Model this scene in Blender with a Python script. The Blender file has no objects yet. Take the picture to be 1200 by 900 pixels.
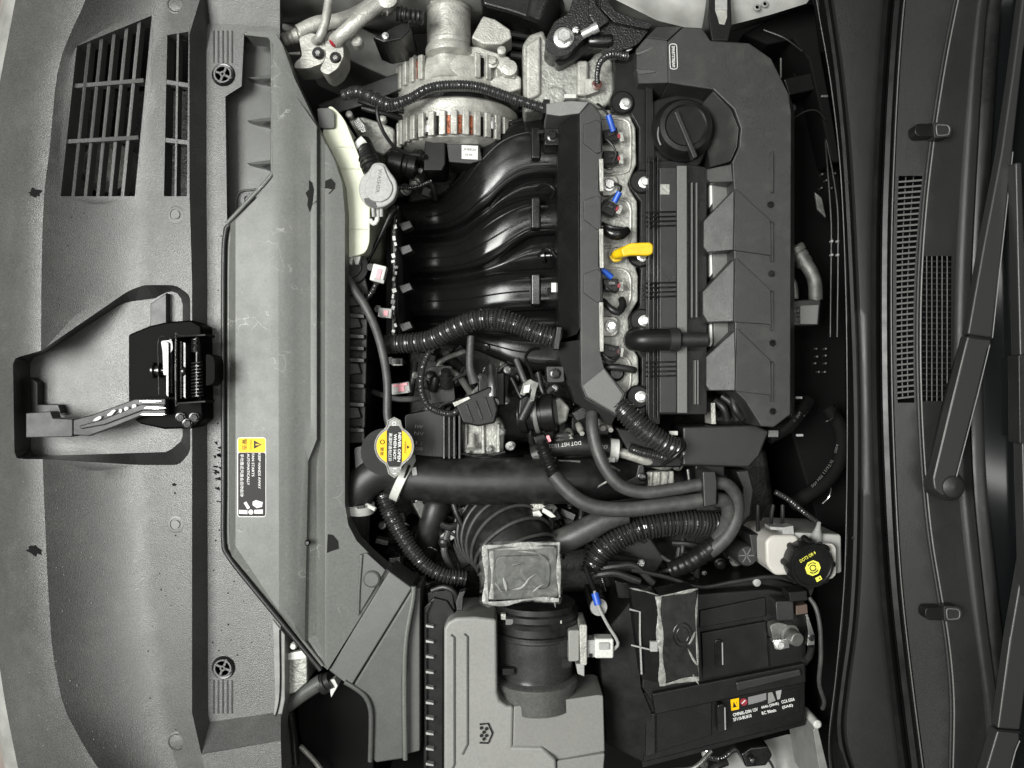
# Engine bay of a car seen from above, bonnet open. Left = nose of the car, right = windscreen.
WORLD = 0.022
EXPO = -0.27
LAMPS = [   # showroom ceiling lights and two added fill lamps: name, place, aim, size x, size y, watts
    ('ceiling_panel_front', (-1.45, 0.1, 2.4), (-0.3, 0, 0), 1.3, 1.2, 165, (0.99, 1, 0.96)),
    ('fill_lamp_side', (0.1, -1.9, 2.3), (0, 0, 0), 1.8, 0.35, 7, (1, 1, 0.97)),  # added fill lamp along the lower side of the bay
    ('fill_lamp_far', (0.1, 2.0, 2.3), (0, 0, 0), 1.8, 0.35, 7, (1, 1, 0.97)),  # second added fill, from the opposite side
    ('ceiling_tube', (0.0, 0.5, 2.5), (0, 0, 0), 2.4, 0.12, 18, (1, 1, 0.97)),
    ('ceiling_tube', (0.0, -0.5, 2.5), (0, 0, 0), 2.4, 0.12, 18, (1, 1, 0.97)),
]
import bpy, bmesh, math, random
from mathutils import Vector, Matrix
from mathutils.geometry import delaunay_2d_cdt
random.seed(7)
R = math.radians
SC = bpy.context.scene
COL = SC.collection

# ---------------------------------------------------------------- camera, world, lamps, exposure
H = 950.0                      # camera height in mm over the bonnet line (z = 0)
cam_d = bpy.data.cameras.new('camera'); cam = bpy.data.objects.new('camera', cam_d); COL.objects.link(cam)
cam.location = (0, 0, H/1000); cam_d.sensor_fit = 'HORIZONTAL'
cam_d.angle = 2*math.atan(600.0/H); cam_d.clip_start = 0.02; cam_d.clip_end = 50
SC.camera = cam
world = bpy.data.worlds.new('World'); SC.world = world; world.use_nodes = True
world.node_tree.nodes['Background'].inputs[0].default_value = (0.95, 0.98, 1.0, 1)
world.node_tree.nodes['Background'].inputs[1].default_value = WORLD
def area(name, loc, target, sx, sy, power, col=(1, 0.97, 0.93)):
    d = bpy.data.lights.new(name, 'AREA'); d.shape = 'RECTANGLE'; d.size = sx; d.size_y = sy; d.energy = power; d.color = col
    o = bpy.data.objects.new(name, d); COL.objects.link(o); o.location = loc
    o.rotation_euler = (Vector(target)-Vector(loc)).to_track_quat('-Z', 'Y').to_euler()
    return o
for a in LAMPS: area(*a)
SC.view_settings.view_transform = 'Standard'; SC.view_settings.look = 'None'
SC.view_settings.exposure = EXPO; SC.view_settings.gamma = 1
SC.cycles.max_bounces = 6; SC.cycles.transparent_max_bounces = 8

# ---------------------------------------------------------------- pixel + depth -> place
def sc_(z): return (H-z)/H
def W(x, y, z=0.0):
    s = sc_(z); return Vector(((x-600)*s/1000, (450-y)*s/1000, z/1000))

# ---------------------------------------------------------------- materials
def mat(name, col, rough=0.5, metal=0.0, bump=0.0, bscale=900, mottle=0.0, mscale=350, dust=0.0, spec=0.5, trans=0.0, sss=0.0, coat=0.0, scratch=0.0, rvar=0.08):
    m = bpy.data.materials.new(name); m.use_nodes = True
    nt = m.node_tree; b = nt.nodes['Principled BSDF']; L = nt.links
    b.inputs['Base Color'].default_value = (*col, 1); b.inputs['Roughness'].default_value = rough
    b.inputs['Metallic'].default_value = metal; b.inputs['Specular IOR Level'].default_value = spec
    b.inputs['Transmission Weight'].default_value = trans
    b.inputs['Coat Weight'].default_value = coat
    if sss:
        b.inputs['Subsurface Weight'].default_value = sss; b.inputs['Subsurface Radius'].default_value = (0.02, 0.02, 0.012)
        b.inputs['Subsurface Scale'].default_value = 0.5
    geo = nt.nodes.new('ShaderNodeNewGeometry')
    def noise(scale, detail=3):
        n = nt.nodes.new('ShaderNodeTexNoise'); n.inputs['Scale'].default_value = scale; n.inputs['Detail'].default_value = detail
        L.new(geo.outputs['Position'], n.inputs['Vector']); return n
    def ramp(src, a, c, lo, hi):
        r = nt.nodes.new('ShaderNodeMapRange'); L.new(src, r.inputs[0])
        r.inputs[1].default_value = a; r.inputs[2].default_value = c; r.inputs[3].default_value = lo; r.inputs[4].default_value = hi
        return r.outputs[0]
    cur = None
    def mulc(fac_sock):
        nonlocal cur
        mx = nt.nodes.new('ShaderNodeMix'); mx.data_type = 'RGBA'; mx.blend_type = 'MULTIPLY'; mx.inputs[0].default_value = 1
        if cur is None: mx.inputs[6].default_value = (*col, 1)
        else: L.new(cur, mx.inputs[6])
        L.new(fac_sock, mx.inputs[7]); cur = mx.outputs[2]
    if mottle:
        mulc(ramp(noise(mscale, 4).outputs[0], 0.3, 0.7, 1-mottle, 1+mottle))
        mulc(ramp(noise(9, 3).outputs[0], 0.3, 0.7, 1-mottle*0.5, 1+mottle*0.5))
    if dust:
        mx = nt.nodes.new('ShaderNodeMix'); mx.data_type = 'RGBA'
        L.new(ramp(noise(45, 6).outputs[0], 0.5, 0.75, 0, dust), mx.inputs[0])
        if cur is None: mx.inputs[6].default_value = (*col, 1)
        else: L.new(cur, mx.inputs[6])
        mx.inputs[7].default_value = (0.30, 0.29, 0.26, 1); cur = mx.outputs[2]
    if scratch:
        v = nt.nodes.new('ShaderNodeTexVoronoi'); v.feature = 'DISTANCE_TO_EDGE'; v.inputs['Scale'].default_value = 45
        w = nt.nodes.new('ShaderNodeVectorMath'); w.operation = 'ADD'
        n2 = noise(30, 4); L.new(geo.outputs['Position'], w.inputs[0])
        sc2 = nt.nodes.new('ShaderNodeVectorMath'); sc2.operation = 'SCALE'; sc2.inputs['Scale'].default_value = 0.05
        L.new(n2.outputs['Color'], sc2.inputs[0]); L.new(sc2.outputs[0], w.inputs[1]); L.new(w.outputs[0], v.inputs['Vector'])
        line = ramp(v.outputs['Distance'], 0.0, 0.03, 1, 0)
        keep = ramp(noise(22, 2).outputs[0], 0.6, 0.68, 0, scratch)
        mm = nt.nodes.new('ShaderNodeMath'); mm.operation = 'MULTIPLY'; L.new(line, mm.inputs[0]); L.new(keep, mm.inputs[1])
        mx = nt.nodes.new('ShaderNodeMix'); mx.data_type = 'RGBA'; L.new(mm.outputs[0], mx.inputs[0])
        if cur is None: mx.inputs[6].default_value = (*col, 1)
        else: L.new(cur, mx.inputs[6])
        mx.inputs[7].default_value = (0.5, 0.5, 0.48, 1); cur = mx.outputs[2]
    if cur is not None: L.new(cur, b.inputs['Base Color'])
    if mottle or dust:
        ad = nt.nodes.new('ShaderNodeMath'); ad.operation = 'ADD'
        L.new(ramp(noise(60, 5).outputs[0], 0.3, 0.7, rough-rvar*0.6, rough+rvar*0.6), ad.inputs[0])
        L.new(ramp(noise(7, 4).outputs[0], 0.3, 0.7, -rvar, rvar), ad.inputs[1]); L.new(ad.outputs[0], b.inputs['Roughness'])
    if bump:
        bp = nt.nodes.new('ShaderNodeBump'); bp.inputs['Strength'].default_value = bump; bp.inputs['Distance'].default_value = 0.001
        L.new(noise(bscale, 2).outputs[0], bp.inputs['Height']); L.new(bp.outputs[0], b.inputs['Normal'])
    return m

# ---------------------------------------------------------------- objects
WL = {}
def link(o, c, parent):
    o.location = c; COL.objects.link(o); WL[o] = Vector(c)
    if parent is not None:
        o.parent = parent; o.matrix_parent_inverse = Matrix.Translation(-WL[parent])
    return o
def tag(o, label=None, cat=None, group=None, kind=None):
    if label: o['label'] = label
    if cat: o['category'] = cat
    if group: o['group'] = group
    if kind: o['kind'] = kind
    return o
def thing(name, x, y, z, label, cat, group=None):
    o = bpy.data.objects.new(name, None); o.empty_display_size = 0.02
    link(o, W(x, y, z), None); return tag(o, label, cat, group)

def area2(p): return 0.5*sum(p[i][0]*p[(i+1) % len(p)][1]-p[(i+1) % len(p)][0]*p[i][1] for i in range(len(p)))
def inside(pt, poly):
    x, y = pt; c = False; n = len(poly); j = n-1
    for i in range(n):
        xi, yi = poly[i][0], poly[i][1]; xj, yj = poly[j][0], poly[j][1]
        if (yi > y) != (yj > y) and x < (xj-xi)*(y-yi)/(yj-yi+1e-12)+xi: c = not c
        j = i
    return c
def segdist(p, a, b):
    ax, ay = a[0], a[1]; dx, dy = b[0]-ax, b[1]-ay; l = dx*dx+dy*dy
    t = 0 if l == 0 else max(0, min(1, ((p[0]-ax)*dx+(p[1]-ay)*dy)/l))
    return math.hypot(p[0]-ax-t*dx, p[1]-ay-t*dy)
def lerp(a, b, t): return tuple(u+(v-u)*t for u, v in zip(a, b))
def crom(pts, step=4.0, closed=False):
    """smooth curve through pts; the samples lie about `step` px apart"""
    P = [tuple(float(v) for v in p) for p in pts]; n = len(P); out = []
    if n < 3 and not closed:
        k = max(1, int(math.dist(P[0], P[-1])/step)); return [lerp(P[0], P[-1], i/k) for i in range(k+1)]
    rng = range(n if closed else n-1)
    for i in rng:
        p1, p2 = P[i], P[(i+1) % n]
        p0 = P[(i-1) % n] if closed or i > 0 else tuple(2*a-b for a, b in zip(p1, p2))
        p3 = P[(i+2) % n] if closed or i+2 < n else tuple(2*b-a for a, b in zip(p1, p2))
        k = max(2, int(math.dist(p1, p2)/step))
        for j in range(k):
            t = j/k
            out.append(tuple(0.5*((2*b)+(-a+c)*t+(2*a-5*b+4*c-d)*t*t+(-a+3*b-3*c+d)*t**3) for a, b, c, d in zip(p0, p1, p2, p3)))
    if not closed: out.append(P[-1])
    return out
def resample(line, n):
    d = [0]
    for a, b in zip(line, line[1:]): d.append(d[-1]+math.dist(a, b))
    out = []; k = 0
    for i in range(n):
        s = d[-1]*i/(n-1)
        while k < len(d)-2 and d[k+1] < s: k += 1
        t = (s-d[k])/max(1e-9, d[k+1]-d[k]); out.append(lerp(line[k], line[k+1], min(1, max(0, t))))
    return out
def rounded(pts, r, k=4):
    out = []; n = len(pts)
    for i in range(n):
        p = Vector(pts[i][:2]); a = Vector(pts[i-1][:2])-p; b = Vector(pts[(i+1) % n][:2])-p
        la, lb = a.length, b.length; rr = min(r, la*0.45, lb*0.45)
        A = p+a/la*rr; B = p+b/lb*rr
        for j in range(k+1):
            t = j/k; q = A*(1-t)**2+p*2*t*(1-t)+B*t*t; out.append((q.x, q.y)+tuple(pts[i][2:]))
    return out

class MB:
    """collects shapes (given as photo pixels + depth in mm) into ONE mesh"""
    def __init__(s): s.v = []; s.f = []
    def add(s, vs, fs):
        o = len(s.v); s.v += [Vector(v) for v in vs]; s.f += [tuple(i+o for i in f) for f in fs]; return s
    def poly(s, pts, z=None):
        P = [W(p[0], p[1], p[2] if len(p) > 2 else z) for p in pts]
        if area2([(v.x, v.y) for v in P]) < 0: P.reverse()
        return s.add(P, [tuple(range(len(P)))])
    def prism(s, pts, zt, zb, draft=0.0, bottom=True):
        T = [W(p[0], p[1], p[2] if len(p) > 2 else zt) for p in pts]
        if area2([(v.x, v.y) for v in T]) < 0: T.reverse()
        n = len(T); B = []
        for i in range(n):
            v = T[i]
            if draft:
                e1 = (T[i]-T[i-1]).to_2d(); e2 = (T[(i+1) % n]-T[i]).to_2d()
                n1 = Vector((e1.y, -e1.x)); n2 = Vector((e2.y, -e2.x))
                if n1.length > 0: n1.normalize()
                if n2.length > 0: n2.normalize()
                m = n1+n2
                if m.length > 1e-6:
                    m.normalize(); m *= draft/1000/max(0.5, m.dot(n1))
                B.append(Vector((v.x+m.x, v.y+m.y, zb/1000)))
            else: B.append(Vector((v.x, v.y, zb/1000)))
        fs = [tuple(range(n))]+[(i, n+i, n+(i+1) % n, (i+1) % n) for i in range(n)]
        if bottom: fs.append(tuple(range(2*n-1, n-1, -1)))
        return s.add(T+B, fs)
    def loft(s, lines, n=40, closed=False):
        """strip surface through polylines of (x, y, z)"""
        if closed: L = lines; n = len(lines[0])
        else: L = [resample(l, n) for l in lines]
        vs = [W(*p) for l in L for p in l]; fs = []
        for a in range(len(L)-1):
            for i in range(n if closed else n-1):
                j = (i+1) % n; fs.append((a*n+i, (a+1)*n+i, (a+1)*n+j, a*n+j))
        return s.add(vs, fs)
    def sheet(s, outline, holes=(), lines=(), zf=lambda x, y: 0, step=16):
        V = []; E = []
        def chain(ps, closed):
            k0 = len(V); V.extend([Vector((p[0], p[1])) for p in ps]); m = len(ps)
            E.extend([(k0+i, k0+(i+1) % m) for i in range(m if closed else m-1)])
        chain(outline, True)
        for h in holes: chain(h, True)
        for l in lines: chain(l, False)
        segs = [(V[a], V[b]) for a, b in E]
        xs = [p[0] for p in outline]; ys = [p[1] for p in outline]
        y = min(ys)+step/2; row = 0
        while y < max(ys):
            x = min(xs)+step/2+(row % 2)*step/2; row += 1
            while x < max(xs):
                q = (x, y)
                if inside(q, outline) and not any(inside(q, h) for h in holes) and all(segdist(q, a, b) > step*0.4 for a, b in segs): V.append(Vector(q))
                x += step
            y += step
        ov, oe, of, *_ = delaunay_2d_cdt(V, E, [], 0, 1e-4)
        fs = []
        for f in of:
            c = sum((ov[i] for i in f), Vector((0, 0)))/len(f)
            if inside(c, outline) and not any(inside(c, h) for h in holes):
                a, b, d = [ov[i] for i in f]
                f = tuple(f)
                if (b-a).cross(d-a) > 0: f = f[::-1]      # pixel y runs down
                fs.append(f)
        return s.add([W(p.x, p.y, zf(p.x, p.y)) for p in ov], fs)
    def sweep(s, P, rad, n=14, cap=True, closed=False, flat=1.0):
        """tube through world points with a radius (m) for each"""
        m = len(P); T = []
        for i in range(m):
            a = P[i-1] if i > 0 or closed else P[i]; b = P[(i+1) % m] if i < m-1 or closed else P[i]
            t = b-a; T.append(t.normalized() if t.length > 0 else Vector((1, 0, 0)))
        up = Vector((0, 0, 1)) if abs(T[0].z) < 0.9 else Vector((0, 1, 0))
        nrm = (up-T[0]*up.dot(T[0])).normalized(); vs = []
        for i in range(m):
            nrm = nrm-T[i]*nrm.dot(T[i]); nrm.normalize(); bi = T[i].cross(nrm); r = rad[i]
            for k in range(n):
                a = 2*math.pi*k/n; vs.append(P[i]+nrm*(r*flat*math.cos(a))+bi*(r*math.sin(a)))
        fs = []
        for i in range(m if closed else m-1):
            j = (i+1) % m
            for k in range(n): fs.append((i*n+k, i*n+(k+1) % n, j*n+(k+1) % n, j*n+k))
        if cap and not closed: fs += [tuple(range(n-1, -1, -1)), tuple((m-1)*n+k for k in range(n))]
        return s.add(vs, fs)
    def tube(s, pts, r, step=4.0, n=14, corr=None, cap=True, closed=False, flat=1.0, smooth=True):
        """r in px (number or one for each point); corr = (pitch px, depth share)"""
        rs = r if isinstance(r, (list, tuple)) else [r]*len(pts)
        q = [tuple(p)+(k,) for p, k in zip(pts, rs)]
        if corr: step = corr[0]/4
        c = crom(q, step, closed) if smooth else q
        P = [W(*p[:3]) for p in c]; rad = [p[3]*sc_(p[2])/1000 for p in c]
        if corr:
            d = 0
            for i in range(len(P)):
                if i: d += (P[i]-P[i-1]).length*1000
                w = math.cos(2*math.pi*d/corr[0]); rad[i] *= 1-corr[1]*(0.5-0.5*max(-1, min(1, 1.7*w)))
        return s.sweep(P, rad, n, cap, closed, flat)
    def lathe(s, x, y, z, axis, prof, n=32, a0=0.0, a1=2*math.pi):
        """prof: (radius px, height px) along axis from the point"""
        k = sc_(z)/1000; O = W(x, y, z); ax = Vector(axis).normalized()
        u = ax.orthogonal().normalized(); w = ax.cross(u); full = abs(a1-a0-2*math.pi) < 1e-6
        vs = []; fs = []; m = n if full else n+1
        for r, h in prof:
            for i in range(m):
                a = a0+(a1-a0)*i/n; vs.append(O+ax*(h*k)+(u*math.cos(a)+w*math.sin(a))*(r*k))
        for j in range(len(prof)-1):
            for i in range(m if full else n):
                i2 = (i+1) % m; fs.append((j*m+i, j*m+i2, (j+1)*m+i2, (j+1)*m+i))
        if full:
            if prof[0][0] > 0: fs.append(tuple(range(n-1, -1, -1)))
            if prof[-1][0] > 0: fs.append(tuple((len(prof)-1)*m+i for i in range(n)))
        return s.add(vs, fs)
    def box(s, x, y, z, sx, sy, sz, ang=0.0, rx=0.0, ry=0.0):
        """centre px + depth, sizes in px (sz mm), ang: degrees counter-clockwise in the picture"""
        k = sc_(z)/1000; M = Matrix.Translation(W(x, y, z)) @ Matrix.Rotation(R(ang), 4, 'Z') @ Matrix.Rotation(R(rx), 4, 'X') @ Matrix.Rotation(R(ry), 4, 'Y')
        vs = [M @ Vector((a*sx*k/2, b*sy*k/2, c*sz/2000)) for c in (-1, 1) for b in (-1, 1) for a in (-1, 1)]
        return s.add(vs, [(0, 2, 3, 1), (4, 5, 7, 6), (0, 1, 5, 4), (2, 6, 7, 3), (0, 4, 6, 2), (1, 3, 7, 5)])
    def build(s, name, m, parent=None, bevel=0.0, seg=2, angle=35, **t):
        me = bpy.data.meshes.new(name)
        lo = Vector((min(v.x for v in s.v), min(v.y for v in s.v), min(v.z for v in s.v)))
        hi = Vector((max(v.x for v in s.v), max(v.y for v in s.v), max(v.z for v in s.v)))
        c = Vector(((lo.x+hi.x)/2, (lo.y+hi.y)/2, lo.z))
        me.from_pydata([v-c for v in s.v], [], s.f); me.validate()
        me.materials.append(m)
        me.shade_smooth(); me.set_sharp_from_angle(angle=R(angle))
        o = bpy.data.objects.new(name, me); link(o, c, parent)
        if bevel:
            b = o.modifiers.new('bevel', 'BEVEL'); b.width = bevel/1000; b.segments = seg; b.limit_method = 'ANGLE'; b.angle_limit = R(30); b.harden_normals = True
        if t: tag(o, t.get('label'), t.get('cat'), t.get('group'), t.get('kind'))
        return o

def prism(name, pts, zt, zb, m, parent=None, bevel=1.2, draft=0.0, **t): return MB().prism(pts, zt, zb, draft).build(name, m, parent, bevel, **t)
def tube(name, pts, r, m, parent=None, **k):
    t = {a: k.pop(a) for a in ('label', 'cat', 'group', 'kind') if a in k}
    return MB().tube(pts, r, **k).build(name, m, parent, **t)
def box(name, x, y, z, sx, sy, sz, m, parent=None, ang=0, bevel=0.8, **k):
    t = {a: k.pop(a) for a in ('label', 'cat', 'group', 'kind') if a in k}
    return MB().box(x, y, z, sx, sy, sz, ang, **k).build(name, m, parent, bevel, **t)
def lathe(name, x, y, z, axis, prof, m, parent=None, n=32, **t): return MB().lathe(x, y, z, axis, prof, n).build(name, m, parent, **t)
UP = (0, 0, 1)

MESH = {}
def shared(key, make):
    if key not in MESH:
        b = MB(); make(b); me = bpy.data.meshes.new(key)
        me.from_pydata(b.v, [], b.f); me.shade_smooth(); me.set_sharp_from_angle(angle=R(30)); MESH[key] = me
    return MESH[key]
def raw_lathe(prof, n):
    vs = []; fs = []
    for r, h in prof:
        for i in range(n): a = 2*math.pi*i/n; vs.append((r*math.cos(a), r*math.sin(a), h))
    for j in range(len(prof)-1):
        for i in range(n): fs.append((j*n+i, j*n+(i+1) % n, (j+1)*n+(i+1) % n, (j+1)*n+i))
    fs += [tuple(range(n-1, -1, -1)), tuple((len(prof)-1)*n+i for i in range(n))]
    return vs, fs
def bolt(x, y, z, r, m, parent, axis=UP, name='bolt'):
    """flanged hexagon head, r = flange radius in px, base at z"""
    def mk(b):
        b.add(*raw_lathe([(1, 0), (1, 0.22), (0.82, 0.32)], 20))
        b.add(*raw_lathe([(0.72, 0.25), (0.72, 0.75), (0.62, 0.85), (0.36, 0.85), (0.30, 0.76)], 6))
    me = shared('bolt_'+m.name, mk)
    if not me.materials: me.materials.append(m)
    o = bpy.data.objects.new(name, me); link(o, W(x, y, z), parent)
    k = r*sc_(z)/1000; o.scale = (k, k, k)
    o.rotation_euler = (Vector(axis).to_track_quat('Z', 'Y') @ Matrix.Rotation(random.uniform(0, 1), 3, 'Z').to_quaternion()).to_euler()
    return o
def text(body, x, y, z, h, ang, m, parent, width=None, bold=0.0, name='lettering', frame=None):
    """h: letter height in px, ang: degrees counter-clockwise, width: fitted width in px, centred"""
    cu = bpy.data.curves.new('lettering', 'FONT'); cu.body = body; cu.align_x = 'CENTER'; cu.align_y = 'CENTER'; cu.size = 1.0
    cu.offset = bold; cu.resolution_u = 2
    o = bpy.data.objects.new('tmp', cu); COL.objects.link(o)
    dg = bpy.context.evaluated_depsgraph_get(); me = bpy.data.meshes.new_from_object(o.evaluated_get(dg))
    bpy.data.objects.remove(o); bpy.data.curves.remove(cu)
    if not me.vertices: return None
    xs = [v.co.x for v in me.vertices]; ys = [v.co.y for v in me.vertices]
    cx, cy = (min(xs)+max(xs))/2, (min(ys)+max(ys))/2; k = sc_(z)/1000
    sy = h*k/max(1e-6, max(ys)-min(ys)); sx = sy if width is None else width*k/max(1e-6, max(xs)-min(xs))
    for v in me.vertices: v.co = Vector(((v.co.x-cx)*sx, (v.co.y-cy)*sy, 0))
    me.materials.append(m); me.name = name
    t = bpy.data.objects.new(name, me); link(t, W(x, y, z), parent)
    t.rotation_euler = frame if frame is not None else (0, 0, R(ang)); return t
# ---------------------------------------------------------------- palette
M_COVER = mat('grey_grained_plastic', (0.064, 0.064, 0.062), 0.40, bump=0.5, bscale=900, mottle=0.34, mscale=620, dust=0.05, rvar=0.06, spec=0.8)
M_RAD = mat('radiator_cover_plastic', (0.098, 0.101, 0.093), 0.48, bump=0.15, bscale=1500, mottle=0.14, dust=0.06, scratch=0.4, rvar=0.05, spec=0.55)
M_DUCT = mat('duct_plastic', (0.066, 0.068, 0.064), 0.40, bump=0.15, mottle=0.10, dust=0.05)
M_LID = mat('airbox_lid_plastic', (0.215, 0.215, 0.202), 0.42, bump=0.1, mottle=0.08, dust=0.10)
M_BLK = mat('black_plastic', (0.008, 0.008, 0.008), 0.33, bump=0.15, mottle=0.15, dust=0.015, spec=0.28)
M_SAT = mat('satin_black_plastic', (0.017, 0.017, 0.017), 0.36, bump=0.25, bscale=1500, mottle=0.12, dust=0.02, spec=0.45)
M_ECOV = mat('engine_cover_plastic', (0.026, 0.026, 0.025), 0.40, bump=0.35, bscale=1600, mottle=0.14, dust=0.05, rvar=0.10)
M_FAC = mat('valve_strip_plastic', (0.12, 0.12, 0.115), 0.45, bump=0.2, mottle=0.1)
M_GLS = mat('gloss_black_plastic', (0.007, 0.007, 0.007), 0.24, bump=0.05, mottle=0.1)
M_PIT = mat('black_underbody', (0.004, 0.004, 0.004), 0.8, spec=0.12)
M_PNT = mat('black_lacquer', (0.002, 0.002, 0.002), 0.4, spec=0.02)
M_CAST = mat('black_painted_casting', (0.008, 0.008, 0.008), 0.28, bump=0.9, bscale=500)
M_RUB = mat('black_rubber', (0.012, 0.012, 0.012), 0.42, bump=0.15, mottle=0.25, mscale=120, dust=0.06, spec=0.4)
M_HOSE = mat('grey_rubber_hose', (0.046, 0.046, 0.046), 0.46, bump=0.25, mottle=0.2, mscale=200, dust=0.12)
M_CORR = mat('corrugated_conduit', (0.026, 0.026, 0.026), 0.22, mottle=0.1, spec=0.9)
M_ALU = mat('cast_aluminium', (0.38, 0.376, 0.345), 0.42, metal=0.3, bump=0.7, bscale=420, mottle=0.25, mscale=90, dust=0.3)
M_ALR = mat('rough_cast_aluminium', (0.30, 0.30, 0.275), 0.5, metal=0.35, bump=1.0, bscale=300, mottle=0.3, mscale=150)
M_STL = mat('bright_steel', (0.72, 0.72, 0.70), 0.24, metal=1.0, mottle=0.1)
M_DST = mat('dark_steel', (0.055, 0.055, 0.055), 0.24, metal=0.8, mottle=0.3)
M_ZNC = mat('zinc_bolt', (0.78, 0.78, 0.76), 0.3, metal=0.75, mottle=0.1)
M_WHT = mat('white_paint', (0.27, 0.27, 0.255), 0.34, mottle=0.25, mscale=25, dust=0.2)
M_GPT = mat('grey_primer', (0.20, 0.20, 0.19), 0.5, mottle=0.15, mscale=60)
M_WPL = mat('white_plastic', (0.55, 0.55, 0.52), 0.4, mottle=0.1)
M_GPL = mat('grey_plastic', (0.30, 0.30, 0.29), 0.45, bump=0.3, mottle=0.15)
M_TNK = mat('pale_tank_plastic', (0.62, 0.64, 0.50), 0.36, sss=0.2, mottle=0.06, mscale=40)
M_RES = mat('milky_reservoir_plastic', (0.47, 0.45, 0.415), 0.38, sss=0.2, mottle=0.06, mscale=40)
M_YEL = mat('yellow_plastic', (0.74, 0.48, 0.008), 0.42, mottle=0.14, mscale=80)
M_YPR = mat('yellow_print', (0.80, 0.46, 0.0), 0.5, spec=0.25, mottle=0.08, mscale=60)
M_LIM = mat('lime_print', (0.85, 0.82, 0.10), 0.45)
M_WPR = mat('white_print', (0.62, 0.62, 0.60), 0.55, spec=0.2)
M_GPR = mat('faint_grey_print', (0.17, 0.17, 0.17), 0.5)
M_KPR = mat('black_print', (0.010, 0.010, 0.010), 0.5, spec=0.2)
M_DPR = mat('dark_label', (0.035, 0.031, 0.033), 0.6, mottle=0.15, mscale=60, spec=0.15)
M_BLU = mat('blue_tape', (0.015, 0.075, 0.40), 0.4, mottle=0.2, mscale=150)
M_RED = mat('red_plastic', (0.26, 0.02, 0.03), 0.4)
M_PNK = mat('pink_plastic', (0.75, 0.30, 0.34), 0.4)
M_COP = mat('copper_winding', (0.20, 0.06, 0.028), 0.4, metal=0.5, bump=1.0, bscale=350, mottle=0.9, mscale=260)
M_GRS = mat('black_grease', (0.006, 0.006, 0.006), 0.8, spec=0.1)
M_LEV = mat('dark_lever_steel', (0.035, 0.035, 0.035), 0.42, metal=0.1, mottle=0.2, spec=0.25)
M_FLT = mat('torn_felt_patch', (0.018, 0.018, 0.017), 0.9, spec=0.05)
M_COWL = mat('cowl_plastic', (0.018, 0.018, 0.018), 0.38, spec=0.4, bump=0.25, bscale=1500, mottle=0.10)
M_SEAL = mat('seal_rubber', (0.005, 0.005, 0.005), 0.34, mottle=0.15, spec=0.35)
M_WIP = mat('wiper_paint', (0.024, 0.024, 0.024), 0.36, bump=0.1)
M_GLASS = mat('dark_windscreen', (0.004, 0.005, 0.005), 0.12, spec=0.25)
M_FIN = mat('radiator_fins', (0.05, 0.05, 0.05), 0.5, metal=0.4, bump=1.0, bscale=250, mottle=0.5, mscale=180)
M_FLOOR = mat('showroom_floor', (0.30, 0.25, 0.22), 0.5, mottle=0.1, mscale=20)
M_ORG = mat('orange_floor_strip', (0.60, 0.24, 0.06), 0.5, mottle=0.2, mscale=30)
M_FILM = bpy.data.materials.new('clear_wrinkled_film'); M_FILM.use_nodes = True
_n = M_FILM.node_tree; _n.nodes.clear()
_o = _n.nodes.new('ShaderNodeOutputMaterial'); _t = _n.nodes.new('ShaderNodeBsdfTransparent'); _t.inputs[0].default_value = (0.96, 0.96, 0.95, 1)
_g = _n.nodes.new('ShaderNodeBsdfPrincipled'); _g.inputs['Base Color'].default_value = (0.55, 0.55, 0.52, 1); _g.inputs['Roughness'].default_value = 0.18
_x = _n.nodes.new('ShaderNodeMixShader'); _g0 = _n.nodes.new('ShaderNodeNewGeometry'); _w = _n.nodes.new('ShaderNodeTexNoise')
_w.inputs['Scale'].default_value = 55; _w.inputs['Detail'].default_value = 4; _w.inputs['Distortion'].default_value = 1.5
_n.links.new(_g0.outputs['Position'], _w.inputs['Vector'])
_b = _n.nodes.new('ShaderNodeBump'); _b.inputs['Strength'].default_value = 1; _b.inputs['Distance'].default_value = 0.0025
_n.links.new(_w.outputs[0], _b.inputs['Height']); _n.links.new(_b.outputs[0], _g.inputs['Normal'])
_r = _n.nodes.new('ShaderNodeMapRange'); _r.inputs[1].default_value = 0.35; _r.inputs[2].default_value = 0.75; _r.inputs[3].default_value = 0.0; _r.inputs[4].default_value = 0.16
_n.links.new(_w.outputs[0], _r.inputs[0]); _n.links.new(_r.outputs[0], _x.inputs[0])
_n.links.new(_t.outputs[0], _x.inputs[1]); _n.links.new(_g.outputs[0], _x.inputs[2]); _n.links.new(_x.outputs[0], _o.inputs[0])

# ---------------------------------------------------------------- the setting
MB().poly([(-900, -900), (2100, -900), (2100, 1800), (-900, 1800)], -820).build('ground', M_FLOOR, kind='structure')
MB().box(-90, 985, -815, 30, 240, 6, 22).build('floor_marking', M_ORG, kind='structure')
MB().prism([(60, -160), (1500, -160), (1500, 1060), (60, 1060)], -420, -440).build('undertray', M_PIT, kind='structure')

# ---------------------------------------------------------------- front bumper edge
edgeA = [(26, -40), (18, 0), (9, 48), (0, 96), (-8, 160), (-14, 300), (-16, 450), (-14, 600), (-8, 720), (0, 785), (10, 845), (21, 900), (30, 950)]
bA = crom(edgeA, 20)
MB().loft([[(x, y, -34) for x, y in bA], [(x-4, y, -38) for x, y in bA], [(x-9, y, -42) for x, y in bA], [(x-15, y, -60) for x, y in bA], [(x-16, y, -100) for x, y in bA], [(x+40, y, -420) for x, y in bA]], 60).build('front_bumper', M_WHT, label='white painted bumper edge in front of the grey grained cover', cat='bumper')

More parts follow.
